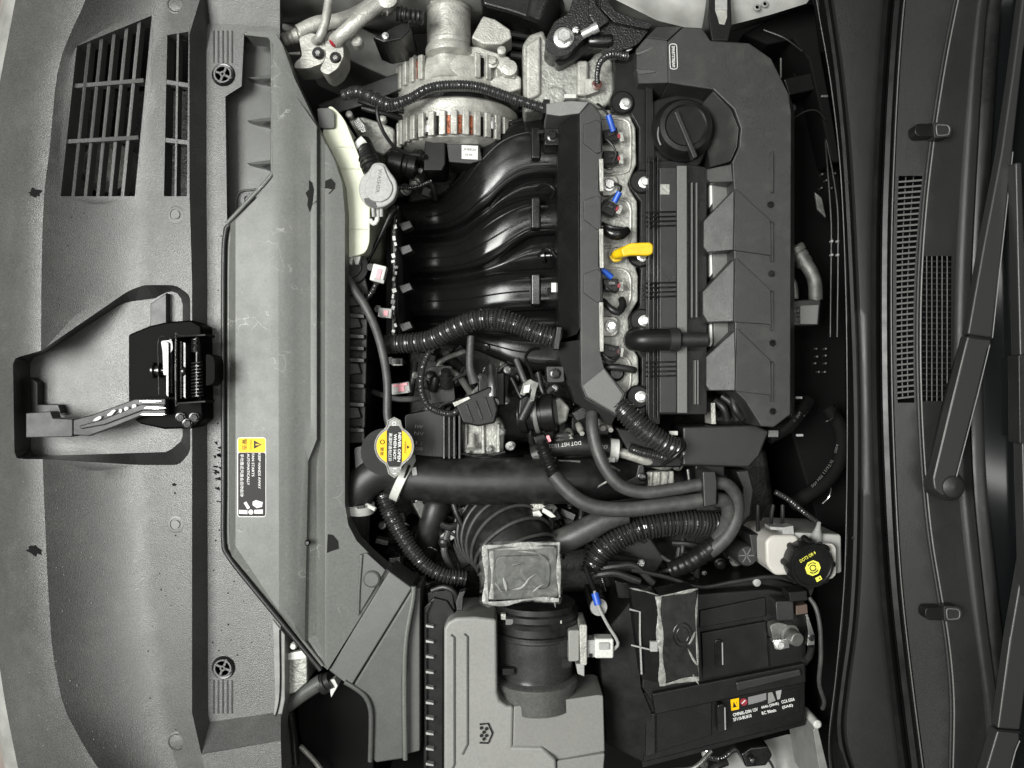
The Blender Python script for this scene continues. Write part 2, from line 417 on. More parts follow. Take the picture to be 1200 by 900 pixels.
# ---------------------------------------------------------------- grey cover over the radiator support
def fx(tab):
    t = sorted((y, x) for x, y in tab)
    def f(y):
        if y <= t[0][0]: return t[0][1]
        for (y0, x0), (y1, x1) in zip(t, t[1:]):
            if y <= y1: return x0+(x1-x0)*(y-y0)/(y1-y0)
        return t[-1][1]
    return f
crestB = crom([(108, -40), (100, 0), (80, 45), (67, 87), (58, 175), (52, 225), (49, 300), (48, 430), (50, 540), (54, 640), (57, 700), (62, 765), (74, 825), (88, 855), (113, 897), (150, 940)], 15)
lineC = crom([(204, -40), (194, 0), (181, 62), (172, 150), (166, 225), (163, 330), (163, 440), (163, 550), (169, 675), (178, 750), (185, 800), (193, 850), (207, 897), (222, 945)], 15)
lineD = [(238, -40), (234, 0), (222, 40), (222, 225), (225, 330), (225, 545), (225, 835), (236, 884), (250, 945)]
fA, fB, fC, fD = fx(bA), fx(crestB), fx(lineC), fx(lineD)
def zcover(x, y):
    a, b, c, d = fA(y), fB(y), fC(y), fD(y)
    if x <= b: t = (x-a)/max(1, b-a); return -34+46*math.sin(min(1, max(0, t))*math.pi/2)+2
    if x <= c:
        t = (x-b)/max(1, c-b); return 14-48*(1-(1-t)**1.6)
    return -34+10*(x-c)/max(1, d-c)
outl = [p for p in bA]+[(250, 945)]+lineD[::-1][1:]
gL = [(90, 54), (178, 18), (158, 230), (71, 230)]; gR = [(196, 41), (221, 37), (219, 230), (192, 230)]
rec_o = rounded([(15, 420), (48, 411), (150, 341), (168, 334), (206, 334), (223, 346), (223, 530), (210, 545), (164, 545), (50, 538), (17, 538)], 7, 3)
front = thing('radiator_support_cover', 130, 450, -420, 'grey grained plastic cover along the nose with slotted vents and latch recess', 'cover')
mb = MB().sheet(outl, [gL, gR, rec_o], [crestB, lineC], zcover, 13)
# step down to the plateau beside the radiator
wallT = [(328, -42, -22), (238, -42, -20), (234, 0, -24), (222, 40, -24), (222, 225, -24), (225, 330, -24), (225, 545, -24), (225, 835, -24), (236, 884, -24), (329, 868, -20)]
wallB = [(328, 32, -52), (246, 27, -52), (243, 29, -52), (242, 60, -52), (242, 225, -52), (243, 330, -52), (243, 545, -52), (244, 838, -52), (246, 846, -52), (329, 834, -52)]
mb.loft([[a for a in wallT], [b for b in wallB]], len(wallT)) if False else None
vs = [W(*p) for p in wallT]+[W(*p) for p in wallB]; n = len(wallT)
mb.add(vs, [(i, i+1, n+i+1, n+i) for i in range(n-1)])
pocket = [(286, 40), (318, 42), (318, 206), (266, 261), (264, 113), (283, 101)]
mb.sheet([p[:2] for p in wallB], [pocket], [], lambda x, y: -52, 22)
mb.sheet([(236, 884), (329, 868), (331, 945), (250, 945)], [], [], lambda x, y: -20, 25)
mb.build('cover_panel', M_COVER, front, angle=22)
def bar(a, b, w, dz, name, m, parent):
    (x0, y0), (x1, y1) = a, b; l = math.hypot(x1-x0, y1-y0); nx, ny = -(y1-y0)/l*w/2, (x1-x0)/l*w/2
    q = [(x0+nx, y0+ny), (x1+nx, y1+ny), (x1-nx, y1-ny), (x0-nx, y0-ny)]
    q = [(x, y, zcover(x, y)+dz) for x, y in q]
    T = [W(*p) for p in q]; B = [v-Vector((0, 0, 0.012)) for v in T]
    return MB().add(T+B, [(0, 1, 2, 3), (7, 6, 5, 4), (0, 4, 5, 1), (1, 5, 6, 2), (2, 6, 7, 3), (3, 7, 4, 0)]).build(name, m, parent)
for k in range(1, 6): bar(lerp(gL[0], gL[1], k/6), lerp(gL[3], gL[2], k/6), 3.8, -0.4, 'vent_slat', M_COVER, front)
for a, b in (((83, 101), (168, 94)), ((75, 166), (162, 161))): bar(a, b, 4.6, -1.0, 'vent_slat', M_COVER, front)
bar((208.5, 39), (205.5, 230), 2.4, -0.4, 'vent_slat', M_COVER, front)
for a, b in (((195, 96), (220.5, 100)), ((193, 164), (220, 167))): bar(a, b, 5.0, -1.0, 'vent_slat', M_COVER, front)
for g in (gL, gR):   # folded edges of the two openings
    m2 = MB(); P = [W(x, y, zcover(x, y)) for x, y in g]; Q = [v-Vector((0, 0, 0.022)) for v in P]
    m2.add(P+Q, [(i, (i+1) % 4, 4+(i+1) % 4, 4+i) for i in range(4)]).build('vent_rim', M_COVER, front)
# latch recess
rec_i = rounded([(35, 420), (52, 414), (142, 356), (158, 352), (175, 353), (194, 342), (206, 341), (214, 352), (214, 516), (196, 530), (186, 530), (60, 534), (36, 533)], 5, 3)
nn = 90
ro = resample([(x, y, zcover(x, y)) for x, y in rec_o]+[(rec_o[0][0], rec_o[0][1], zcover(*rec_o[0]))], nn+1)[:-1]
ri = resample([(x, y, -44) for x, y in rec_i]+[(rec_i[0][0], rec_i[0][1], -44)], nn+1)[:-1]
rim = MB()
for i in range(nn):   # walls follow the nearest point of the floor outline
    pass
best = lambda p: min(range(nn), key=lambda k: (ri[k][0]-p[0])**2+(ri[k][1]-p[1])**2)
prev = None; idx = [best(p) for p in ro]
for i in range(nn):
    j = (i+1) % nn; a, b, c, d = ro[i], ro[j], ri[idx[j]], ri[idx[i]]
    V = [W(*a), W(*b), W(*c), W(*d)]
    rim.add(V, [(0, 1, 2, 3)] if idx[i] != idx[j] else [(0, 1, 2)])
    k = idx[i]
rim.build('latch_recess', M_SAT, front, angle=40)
MB().sheet([(p[0], p[1]) for p in rounded([(28, 416), (50, 408), (140, 350), (160, 340), (210, 338), (219, 350), (219, 525), (200, 540), (60, 540), (28, 540)], 5, 3)], [], [], lambda x, y: -45, 20).build('recess_floor', M_COVER, front)
MB().prism([(176, 356), (195, 343), (195, 385), (176, 385)], -34, -46).build('recess_rib', M_BLK, front, 1)
# clips and plugs
for x, y, c in ((207, 6, 0), (207, 252, 1), (207, 614, 1), (208, 868, 0)):
    z = zcover(x, y)
    cl = lathe('push_clip', x, y, z-1, UP, [(11, 0), (11, 1.6), (9.6, 2.2), (9, 1.2), (8.6, 1.2), (8, 2.6), (3, 3.2), (0, 3.2)] if not c else [(10.5, 0), (10.5, 1.8), (9, 2.4), (7, 2.4), (6.6, 1.2), (5, 1.2), (4.6, 3.0), (0, 3.0)], M_COVER if not c else M_FAC, front, 24)
for (x, y, s) in ((262, 88, -1), (262, 782, 1)):
    pl = lathe('grommet', x, y, -52, UP, [(13.5, 0), (13.5, 1.5), (12.5, 2.6), (11, 2.2), (10.4, -6), (0, -6)], M_GLS, front, 28)
    wh = MB(); wh.lathe(x, y, -53, UP, [(3.2, 0), (3.2, 4), (1.5, 4), (1.5, 0)], 16)
    for a in range(4): wh.box(x+6.6*math.cos(a*math.pi/2+0.4), y+6.6*math.sin(a*math.pi/2+0.4), -51.5, 8, 2.4, 4, -math.degrees(a*math.pi/2+0.4))
    wh.lathe(x, y, -53, UP, [(10.4, 0), (10.4, 4), (8.6, 4), (8.6, 0)], 24)
    wh.build('spoke_wheel', M_COVER, pl)
    for k in range(5):
        y0, y1 = (36, 74) if s < 0 else (797, 836)
        box('groove', 250.5+k*5.4, (y0+y1)/2, -51.9, 1.8, y1-y0, 1.2, M_SAT, front, bevel=0)
for x, y, r in ((40, 226, 8), (40, 645, 9), (204, 568, 2.4), (205, 578, 1.3)):
    pts = []
    for k in range(18):
        a = k*math.pi/9; q = r*(0.55+0.6*random.random())
        px, py = x+q*math.cos(a)*1.1, y+q*math.sin(a)*0.8; pts.append((px, py, zcover(px, py)+0.9))
    MB().poly(pts).build('grease_spot', M_GRS, front)
rs = random.Random(3)
def specks(name, n, x0, y0, x1, y1, zf, m, parent, r0=0.35, r1=1.1):
    b = MB()
    for _ in range(n):
        x, y = rs.uniform(x0, x1), rs.uniform(y0, y1); r = rs.uniform(r0, r1)
        b.poly([(x+r*rs.uniform(.6, 1.3)*math.cos(a), y+r*rs.uniform(.6, 1.3)*math.sin(a), zf(x, y)+0.5) for a in (0, 1.1, 2.2, 3.3, 4.4, 5.4)])
    return b.build(name, m, parent, kind='stuff')
M_DIRT = mat('pale_dirt', (0.22, 0.21, 0.19), 0.9, spec=0.1)
specks('dark_specks', 14, 165, 560, 222, 880, zcover, M_GRS, front); specks('pale_specks', 90, 10, 560, 160, 890, zcover, M_DIRT, front, 0.3, 0.7); specks('dark_specks', 8, 60, 240, 160, 330, zcover, M_GRS, front, 0.3, 0.7)
specks('dark_specks', 26, 245, 270, 262, 830, lambda x, y: -52, M_GRS, front); specks('dark_specks', 12, 266, 650, 300, 830, lambda x, y: -52, M_GRS, front)
for k in range(16):
    x, y = 250+rs.uniform(-1, 8), rs.uniform(512, 590); l = rs.uniform(3, 9)
    MB().poly([(x, y, -51.4), (x+l*0.9, y+rs.uniform(-2, 2), -51.4), (min(261, x+l), y+2+rs.uniform(0, 2), -51.4), (x+1, y+rs.uniform(0.8, 2), -51.4)]).build('scuff_mark', M_GRS, front)
MB().box(150, 430, -150, 220, 640, 20).build('radiator_core', M_FIN, label='dark finned core seen through the slotted vents', cat='radiator')
hn = thing('horn', 143, 200, -140, 'round pale horn disc behind the wide slotted vent', 'horn')
lathe('horn_body', 143, 205, -140, UP, [(30, 0), (30, 40), (22, 48), (20, 46), (0, 50)], M_ALR, hn, 28)
box('horn_bracket', 118, 190, -120, 8, 120, 4, M_DST, hn, ang=-12)

# ---------------------------------------------------------------- bonnet latch
la = thing('bonnet_latch', 195, 440, -50, 'gloss black bonnet latch with spring and pale release lever in the recess', 'latch')
prism('back_plate', [(150, 392), (174, 382), (196, 377), (224, 375), (236, 382), (238, 492), (226, 502), (192, 503), (164, 497), (150, 486)], -14, -50, M_PNT, la, 2.5)
br = MB()
for q in ([(205, 393), (240, 391), (240, 394), (205, 396)], [(205, 396), (208, 396), (208, 471), (205, 471)], [(205, 471), (240, 469), (240, 472), (205, 474)]): br.prism(q, 18, -14)
br.build('bracket', M_PNT, la, 0.7)
edge = MB().tube([(240, 392.5, 18.3), (210, 393.5, 18.3), (206, 396, 18.3), (206, 470, 18.3), (210, 472.5, 18.3), (240, 470.5, 18.3)], 0.9, step=3, n=6).build('bracket_edge', M_STL, la)
sp = [(231+6.2*math.cos(t*0.5), 424+t*0.5*0.62, 4+6.5*math.sin(t*0.5)) for t in range(0, 132)]
tube('spring', sp, 1.15, M_DST, la, smooth=False, n=8)
sp2 = [(228+3.4*math.cos(t*0.6), 397+t*0.6*0.36, 6+3.4*math.sin(t*0.6)) for t in range(0, 75)]
tube('adjuster_thread', sp2, 0.9, M_DST, la, smooth=False, n=7)
lathe('spring_rod', 231, 465, 4, (0, 1, 0), [(2.2, 0), (2.2, 70)], M_DST, la, 12)
prism('release_tab', rounded([(241, 414), (250, 417), (252, 424), (252, 444), (250, 450), (241, 453)], 3, 3), 8, -20, M_PNT, la, 1.5)
for x, y0, y1, z in ((196, 400, 466, 10), (200, 396, 462, 4), (211, 398, 468, 12), (216, 400, 468, 9)):
    prism('jaw_plate', [(x-1.6, y0), (x+1.8, y0+2), (x+1.8, y1), (x-1.6, y1-3)], z, -20, M_DST, la, 0.6)
prism('jaw_hook', rounded([(188, 399), (202, 398), (203, 410), (198, 416), (196, 440), (191, 440), (190, 412)], 3, 3), 7, -5, M_STL if False else M_DST, la, 0.8)
tube('wire_spring', [(186, 462, 4), (185.5, 430, 6), (185, 402, 8), (188, 394, 8), (194, 395, 6), (198, 402, 4)], 0.8, M_DST, la, n=7)
lathe('rivet', 179, 434, 0, (1, 0, 0), [(7, 0), (9.5, 1), (9.5, 3), (6, 4), (6, 7), (9, 8), (9, 10), (4, 11), (4, 20)], M_DST, la, 20)
lathe('rivet', 208, 435, 6, (1, 0, 0), [(4.5, 0), (4.5, 6), (6.5, 6), (6.5, 9), (5, 11)], M_DST, la, 18)
for x, y in ((212, 489), (228, 489), (220, 496)): bolt(x, y, -13, 6.5, M_DST, la, (0.2, -0.1, 1), 'nut')
lv = prism('release_lever', [(85, 492), (108, 486), (158, 467.5), (194, 467), (194, 487), (164, 488), (132, 501), (104, 511), (85, 510)], 2, -8, M_LEV, la, 1.5)
prism('lever_rib', [(92, 499), (118, 492), (158, 476), (166, 473.5), (193, 474), (193, 481), (166, 481.5), (122, 498), (94, 503)], 5, 0, M_LEV, la, 1.5)
prism('lever_handle', [(30, 484), (59, 482), (62, 490), (85, 491), (85, 510), (84, 512), (30, 513)], 4, -14, M_LEV, la, 1.2)
prism('lever_stop_shade', [(35, 442), (44, 448), (44, 474), (68, 474), (72, 484), (35, 486)], -30, -45, M_BLK, la, 1)  # dark bracket strip; the shadow beside it is modelled in as well
for x0, y0, l, a in ((114, 491, 10, 22), (130, 484, 10, 30), (141, 481, 3.5, 10), (148, 479, 6, 12), (157, 476, 6, 20), (176, 470, 24, 0), (180, 478, 26, 0), (179, 485.5, 28, 0)):
    pts = [(x0+l/2*math.cos(k*0.7)*(0.8+0.4*random.random()), y0-math.tan(R(a))*l/2*math.cos(k*0.7)+(2.6 if l < 15 else 1.0)*math.sin(k*0.7)*(0.6+0.6*random.random())) for k in range(9)]
    MB().prism(pts, 5.9 if y0 < 484 or x0 < 150 else 3.0, 1).build('paint_mark', M_WPR if l < 15 else M_STL, lv)

# ---------------------------------------------------------------- radiator air guide
rc = thing('radiator_air_guide', 330, 450, -150, 'pale grey plastic air guide over the radiator with a fan warning sticker', 'cover')
rc_out = [(270, 262), (300, 233), (320, 208), (320, 52), (314, 44), (288, 41), (290, 37), (322, 37), (331, 52), (345, 92), (372, 148), (392, 188), (401, 215), (404, 250), (404, 590), (408, 615), (418, 634), (436, 652), (456, 669), (384, 785), (378, 780), (272, 652), (266, 636)]
def lin(tab):
    def f(x):
        if x <= tab[0][0]: return tab[0][1]
        for (x0, z0), (x1, z1) in zip(tab, tab[1:]):
            if x <= x1: return z0+(z1-z0)*(x-x0)/(x1-x0)
        return tab[-1][1]
    return f
z1 = lin([(264, -46), (276, -31), (326, -28.5), (345, -33), (366, -38.5)])
def r5(y): return 371 if y < 515 else (371-10*(y-515)/25 if y < 540 else 361-4*(y-540)/205)
def zguide(x, y):
    a = r5(y)
    if x <= a-2: return z1(x)
    if x <= a: return -38
    if x <= 381: return -40-9*(1-abs((x-a)/(381-a)*2-1)**2)
    return -40-5*(x-382)/25
gl = [[(276, 258), (276, 640), (382, 775)], [(318, 210), (326, 215), (327, 716)], [(328, 46), (345, 110), (346, 735)], [(371, 148), (371, 515), (361, 540), (357, 756)], [(374, 152), (374, 515), (364, 540), (361, 760)], [(381, 168), (381, 778)], [(384, 172), (384, 783)]]
gm = MB().sheet(rc_out, [], gl, zguide, 14)
T = [(x, y, zguide(x, y)) for x, y in rc_out]; V = [W(*p) for p in T]; V2 = [v-Vector((0, 0, 0.03)) for v in V]; n = len(V)
gm.add(V+V2, [((i+1) % n, i, n+i, n+(i+1) % n) for i in range(n)])
gm.build('guide_panel', M_RAD, rc, angle=14)
for off, rr, dz in ((0, 3.0, -47), (6.5, 2.0, -41)):
    tube('edge_bead', [(300+off*0.4, 231+off, dz+2), (270+off, 262+off*0.3, dz), (264+off, 275, dz), (262+off, 330, dz), (262+off, 560, dz), (262+off, 632, dz), (268+off, 652-off*0.5, dz), (300+off, 693-off*0.6, dz), (376+off*0.4, 785-off*0.8, dz)], rr, M_SAT if off == 0 else M_RAD, rc, step=6)
tube('pocket_rim', [(266, 262, -44), (296, 230, -40), (318, 205, -38), (319.5, 190, -38), (319.5, 60, -38), (316, 46, -38), (306, 41, -38), (288, 40, -40)], 2.6, M_RAD, rc, step=5)
pf = MB().sheet([(258, 108), (280, 96), (282, 34), (326, 36), (326, 214), (268, 270), (258, 268)], [], [], lambda x, y: -78, 20)
P = [W(x, y, -52) for x, y in pocket]; Q = [W(x+(3 if x < 300 else 0), y, -78) for x, y in pocket]
pf.add(P+Q, [(i, (i+1) % 6, 6+(i+1) % 6, 6+i) for i in range(6)]).build('intake_pocket', M_DUCT, rc)
for y in (91, 141, 191):
    q = [(290, y), (319, y-4), (319, y+1), (319, y+8), (296, y+3)]
    prism('pocket_fin', [(289, y, -66), (319, y-4, -50), (319, y+0.5, -50), (300, y+2, -60)], -50, -78, M_DUCT, rc, 0.5)
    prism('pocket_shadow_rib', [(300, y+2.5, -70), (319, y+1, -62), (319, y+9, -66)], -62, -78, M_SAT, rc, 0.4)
tube('pocket_bead', [(276, 252, -76), (277, 232, -76), (283, 224, -76), (300, 222, -76)], 1.3, M_DUCT, rc, n=8)
lathe('pocket_bolt', 291, 234, -78, UP, [(8, 0), (8, 3), (4, 3), (4, 1), (0, 1)], M_GLS, rc, 16)
for pts in ([(362, 211), (366, 214), (368, 222), (372, 228), (371, 236), (366, 240), (363, 249), (360, 240), (361, 233), (358, 226), (362, 222)], [(381, 212), (388, 209), (393, 215), (392, 221), (386, 227), (380, 226), (377, 222), (381, 219)], [(384, 626), (390, 627), (396, 634), (397, 643), (388, 646), (383, 648)]):
    MB().poly([(x, y, zguide(x, y)+0.8) for x, y in pts]).build('torn_patch', M_FLT, rc)
lathe('rubber_stud', 361, 635.5, -40, UP, [(3.5, 0), (3.5, 3), (2, 4.5), (0, 4.5)], M_GLS, rc, 14)
text('KEEP  THIS  GUIDE', 346, 600, -34.2, 3.2, -90, M_GPR, rc, 200) if False else None
# fan warning sticker
zs = -28.6
lab = MB().prism(rounded([(278, 512.5), (312, 512.5), (312, 606), (278, 606)], 4, 4), zs, zs-0.5).build('warning_sticker', M_WPR, rc)
MB().prism(rounded([(279, 513.5), (311, 513.5), (311, 530), (279, 530)], 2.5, 3), zs+0.25, zs).build('yellow_field', M_YPR, lab)
MB().prism(rounded([(279, 530.4), (311, 530.4), (311, 605), (279, 605)], 2.5, 3), zs+0.25, zs).build('dark_field', M_DPR, lab)
zt = zs+0.5
MB().poly([(306.5, 521, zt), (297.5, 516, zt), (297.5, 526, zt)]).build('warning_triangle', M_KPR, lab)
MB().poly([(304, 521.6, zt+.1), (299.5, 521.9, zt+.1), (299.5, 520.1, zt+.1), (304, 520.4, zt+.1)]).build('exclamation_mark', M_YPR, lab)
text('WARNING', 294, 521, zt, 1.7, -90, M_KPR, lab, 12); text('警告', 286.5, 521, zt, 5.6, -90, M_KPR, lab, 13)
text('KEEP HANDS AWAY', 304, 552, zt, 3.0, -90, M_WPR, lab, 42, 0.02); text('FAN STARTS', 296.5, 545, zt, 3.0, -90, M_WPR, lab, 27, 0.02)
text('AUTOMATICALLY', 291, 550, zt, 3.0, -90, M_WPR, lab, 37, 0.02); text('手勿靠近风扇会自动启动', 283.5, 557, zt, 4.2, -90, M_WPR, lab, 50, 0.01)
fan = MB().lathe(294, 600, zt-0.2, UP, [(3, 0), (3, 0.3)], 14)
for q in ([(280, 597.5), (290, 598), (290, 602.5), (280, 602)], [(298, 597.5), (308, 597), (308, 602), (298, 602)], [(285.5, 589.5), (288.5, 587.5), (293, 595), (290, 597)], [(296, 588), (300, 586), (308, 588.5), (307, 594), (301, 595.5), (296, 592)]): fan.prism(q, zt, zt-0.2)
fan.build('fan_pictogram', M_WPR, lab)
# ---------------------------------------------------------------- big dark masses low in the bay
eb = thing('engine_block', 690, 300, -420, 'black engine block low between manifold and firewall', 'engine')
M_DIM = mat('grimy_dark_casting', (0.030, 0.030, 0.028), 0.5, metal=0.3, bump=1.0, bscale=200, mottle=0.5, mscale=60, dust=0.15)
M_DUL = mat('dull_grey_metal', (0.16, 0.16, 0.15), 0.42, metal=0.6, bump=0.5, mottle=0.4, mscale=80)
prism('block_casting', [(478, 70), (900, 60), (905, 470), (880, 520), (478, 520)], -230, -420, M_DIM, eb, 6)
rr_ = random.Random(11)
def clutter(parent, x0, y0, x1, y1, zlo, zhi, n):
    for i in range(n):
        x, y, z = rr_.uniform(x0, x1), rr_.uniform(y0, y1), rr_.uniform(zlo, zhi); k = rr_.random(); a = rr_.uniform(0, 180)
        if k < 0.35:
            l = rr_.uniform(15, 34); b = R(a+rr_.uniform(-60, 60)); m_ = rr_.choice((M_RUB, M_RUB, M_CORR, M_DUL, M_HOSE))
            tube('line', [(x, y, z), (x+l*math.cos(R(a)), y+l*math.sin(R(a)), z+6), (x+l*math.cos(R(a))+l*math.cos(b), y+l*math.sin(R(a))+l*math.sin(b), z-8)], rr_.uniform(1.6, 4.5), m_, parent, n=10, corr=(3, 0.2) if m_ is M_CORR else None)
        elif k < 0.6: box('bracket', x, y, z, rr_.uniform(8, 22), rr_.uniform(5, 12), rr_.uniform(6, 20), rr_.choice((M_DIM, M_SAT, M_DUL, M_BLK)), parent, ang=a, bevel=1.2, rx=rr_.uniform(-20, 20), ry=rr_.uniform(-20, 20))
        elif k < 0.8: bolt(x, y, z, rr_.uniform(3, 5.5), rr_.choice((M_DST, M_ZNC, M_DUL)), parent, (rr_.uniform(-.6, .6), rr_.uniform(-.6, .6), 1))
        else: lathe('boss', x, y, z, (rr_.uniform(-.8, .8), rr_.uniform(-.8, .8), 1), [(7, -30), (7, 0), (5, 1), (5, 5), (3, 6)], rr_.choice((M_DIM, M_DUL, M_BLK)), parent, 16)
clutter(eb, 485, 405, 660, 480, -170, -115, 70); clutter(eb, 470, 190, 520, 235, -190, -140, 10); clutter(eb, 832, 462, 900, 500, -160, -110, 8)
gb = thing('gearbox', 700, 610, -420, 'dark gearbox casing low under the big coolant hose', 'gearbox')
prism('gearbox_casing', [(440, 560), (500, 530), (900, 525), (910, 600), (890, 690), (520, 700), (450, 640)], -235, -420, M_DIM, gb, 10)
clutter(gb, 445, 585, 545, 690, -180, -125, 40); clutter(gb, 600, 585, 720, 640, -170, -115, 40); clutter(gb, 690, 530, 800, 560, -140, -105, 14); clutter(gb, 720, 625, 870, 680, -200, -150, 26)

# white bodywork of the right-hand wing (top of the picture)
ip = thing('inner_wing_panel', 520, 0, -420, 'white painted inner wing panel behind the alternator pulley', 'body panel')
MB().loft([[(300, -40, -70), (480, -40, -70), (700, -60, -70), (1010, -60, -70)], [(318, -8, -80), (480, -10, -80), (700, -18, -80), (960, -6, -66)], [(330, 14, -130), (430, 22, -130), (620, 8, -120), (835, 28, -110), (952, 0, -90)], [(330, 36, -260), (480, 40, -260), (620, 36, -240), (835, 44, -200), (952, 10, -180)]], 60).build('wing_sheet', M_WHT, ip, angle=50)
MB().sheet([(700, -12), (722, 0), (770, 24), (818, 36), (846, 32), (900, 18), (945, 4), (958, -14), (1000, -60), (700, -60)], [], [], lambda x, y: -64-0.010*(y+10)**2*(1 if y > -10 else 0.1)-10*math.exp(-((x-770)/26)**2)*max(0, (y+30)/40), 8).build('wing_flange', M_WHT, ip, angle=60)
for x, y in ((887, 9), (896, 5)): lathe('weld_nut', x, y, -64, UP, [(4, 0), (4, 1.2), (2.2, 1.6), (2.2, 0)], M_GPT, ip, 14)
prism('chassis_rail', [(330, 26), (420, 30), (500, 70), (505, 84), (470, 98), (330, 34)], -200, -420, M_GPT, None, 3, label='dark grey chassis rail crossing below the air conditioning pipes', cat='rail')
prism('support_bracket', [(372, 122), (430, 98), (500, 72), (498, 92), (430, 122), (378, 138)], -150, -200, M_SAT, None, 2, label='dark grey sloping bracket between washer tank and alternator', cat='bracket')
st = thing('strut_tower_strap', 845, 20, -110, 'black strap with torn silver tape beside the white wing panel', 'strap')
prism('strap', [(832, -20), (856, -20), (858, 30), (854, 48), (834, 48), (830, 20)], -48, -110, M_BLK, st, 2)
MB().poly([(838, 12, -47.4), (852, 11, -47.4), (852, 20, -47.4), (849, 29, -47.4), (843, 28, -47.4), (841, 21, -47.4)]).build('torn_tape', M_ALU, st)
box('webbing', 845, 3, -47.5, 14, 18, 2, M_GPL, st, bevel=0.3)

# ---------------------------------------------------------------- air conditioning pipes
ac = thing('air_conditioning_pipes', 380, 50, -200, 'bare aluminium air conditioning pipes with bolted flange block beside grey air guide', 'pipe')
prism('flange_block', rounded([(350, 44), (364, 38), (378, 42), (384, 62), (378, 74), (362, 80), (344, 80), (346, 72), (354, 66)], 4, 3), -62, -100, M_ALU, ac, 2)
prism('flange_block', rounded([(380, 40), (392, 34), (402, 44), (403, 66), (396, 80), (384, 88), (374, 82), (382, 66)], 4, 3), -58, -100, M_ALU, ac, 2)
for x, y in ((373, 63), (393.5, 68.5)):
    b = lathe('flange_nut', x, y, -60, UP, [(6.8, 0), (6.8, 3), (5.6, 5), (4.5, 5)], M_DST, ac, 20); bolt(x, y, -57, 4.4, M_STL, b)
tube('pipe', [(369, 48, -58), (374, 44, -50), (380, 30, -46), (384, 10, -45), (388, -18, -45)], 5.2, M_ALU, ac)
tube('pipe', [(393, 48, -58), (400, 42, -48), (420, 24, -44), (436, 12, -44), (446, 4, -46)], 8.6, M_ALU, ac)
tube('red_seal', [(391, 50, -56), (396.5, 45, -49)], 6.2, M_RED, ac, n=18)
lathe('pipe_union', 452, 2, -52, (-0.75, -0.5, 0.2), [(14, -14), (14, -6), (13, -5), (13, -2), (14.5, -1), (14.5, 6), (11, 7), (11, 12)], M_ALU, ac, 24)
lathe('union_cap', 455, 1, -46, UP, [(12, 0), (12, 8), (9, 10), (0, 10)], M_ALU, ac, 24)
tube('pipe', [(350, 38, -80), (372, 28, -84), (400, 24, -90), (430, 10, -95), (470, -20, -95)], 9, M_ALU, ac)
lathe('ribbed_fitting', 338, 45, -82, (1, 0.35, 0), [(7, -6), (8, -4), (8, -2), (7, -1), (8, 1), (8, 4), (7, 5), (8.5, 7), (8.5, 12), (6, 14), (6, 20)], M_ALU, ac, 22)
lathe('service_valve_cap', 418, 48, -60, UP, [(7, -10), (7, 2), (5, 4), (0, 4)], M_ALU, ac, 20)
prism('stop_tab', [(336, 61), (352, 60), (352, 64), (338, 64)], -80, -90, M_ALU, ac)
vv = thing('wire_connector', 470, 40, -200, 'black wiring connector with ribbed boot beside the alternator pulley', 'connector')
prism('connector_body', [(446, 40), (466, 28), (480, 24), (482, 34), (470, 46), (450, 50), (436, 44)], -60, -130, M_BLK, vv, 2)
tube('ribbed_boot', [(466, 16, -56), (480, 18, -56), (496, 20, -60)], 9, M_RUB, vv, corr=(5, 0.2))
lathe('stud', 452, 43, -60, UP, [(4, 0), (4, 3), (2, 3), (2, 7)], M_ZNC, vv, 12)

# ---------------------------------------------------------------- belt idler and alternator
idl = thing('belt_tensioner', 525, 40, -200, 'cast aluminium belt tensioner with smooth round housing over the alternator', 'tensioner')
lathe('housing', 526, 68, -118, (0, 1, 0), [(0, 0), (22, 0), (27, 2), (27.5, 8), (26, 12), (24, 13), (24.5, 17), (25.5, 18), (25.5, 46), (26, 50), (24, 51), (24, 54), (26, 56), (22, 60), (10, 60)], M_ALU, idl, 40)
lathe('stem', 524, 92, -122, (0, 1, 0), [(22, -4), (19, 2), (17.5, 6), (17.5, 30)], M_ALU, idl, 32)
lathe('top_bolt', 516, 2, -106, (0, 0.4, 1), [(12, 0), (12, 4), (8, 5), (8, 10), (5, 11)], M_ALU, idl, 20)
prism('bracket_plate', [(552, 44), (566, 18), (580, 22), (598, 34), (600, 44), (588, 52), (566, 52)], -100, -140, M_ALU, idl, 2.5)
prism('bracket_arm', [(548, 54), (560, 54), (596, 66), (606, 78), (604, 92), (590, 90), (584, 80), (548, 66)], -112, -150, M_ALU, idl, 2.5)
bolt(577, 73, -112, 7, M_ALU, idl); lathe('boss', 597, 82, -112, UP, [(9, -4), (9, 7), (6, 8), (0, 8)], M_ALU, idl, 20); lathe('boss', 588, 62, -110, UP, [(5, -4), (5, 8), (3, 9), (0, 9)], M_ALU, idl, 16)
for y in (40, 52, 64): tube('drive_belt_rib', [(598, y, -140), (640, y+6, -150)], 4.5, M_RUB, idl, n=8)

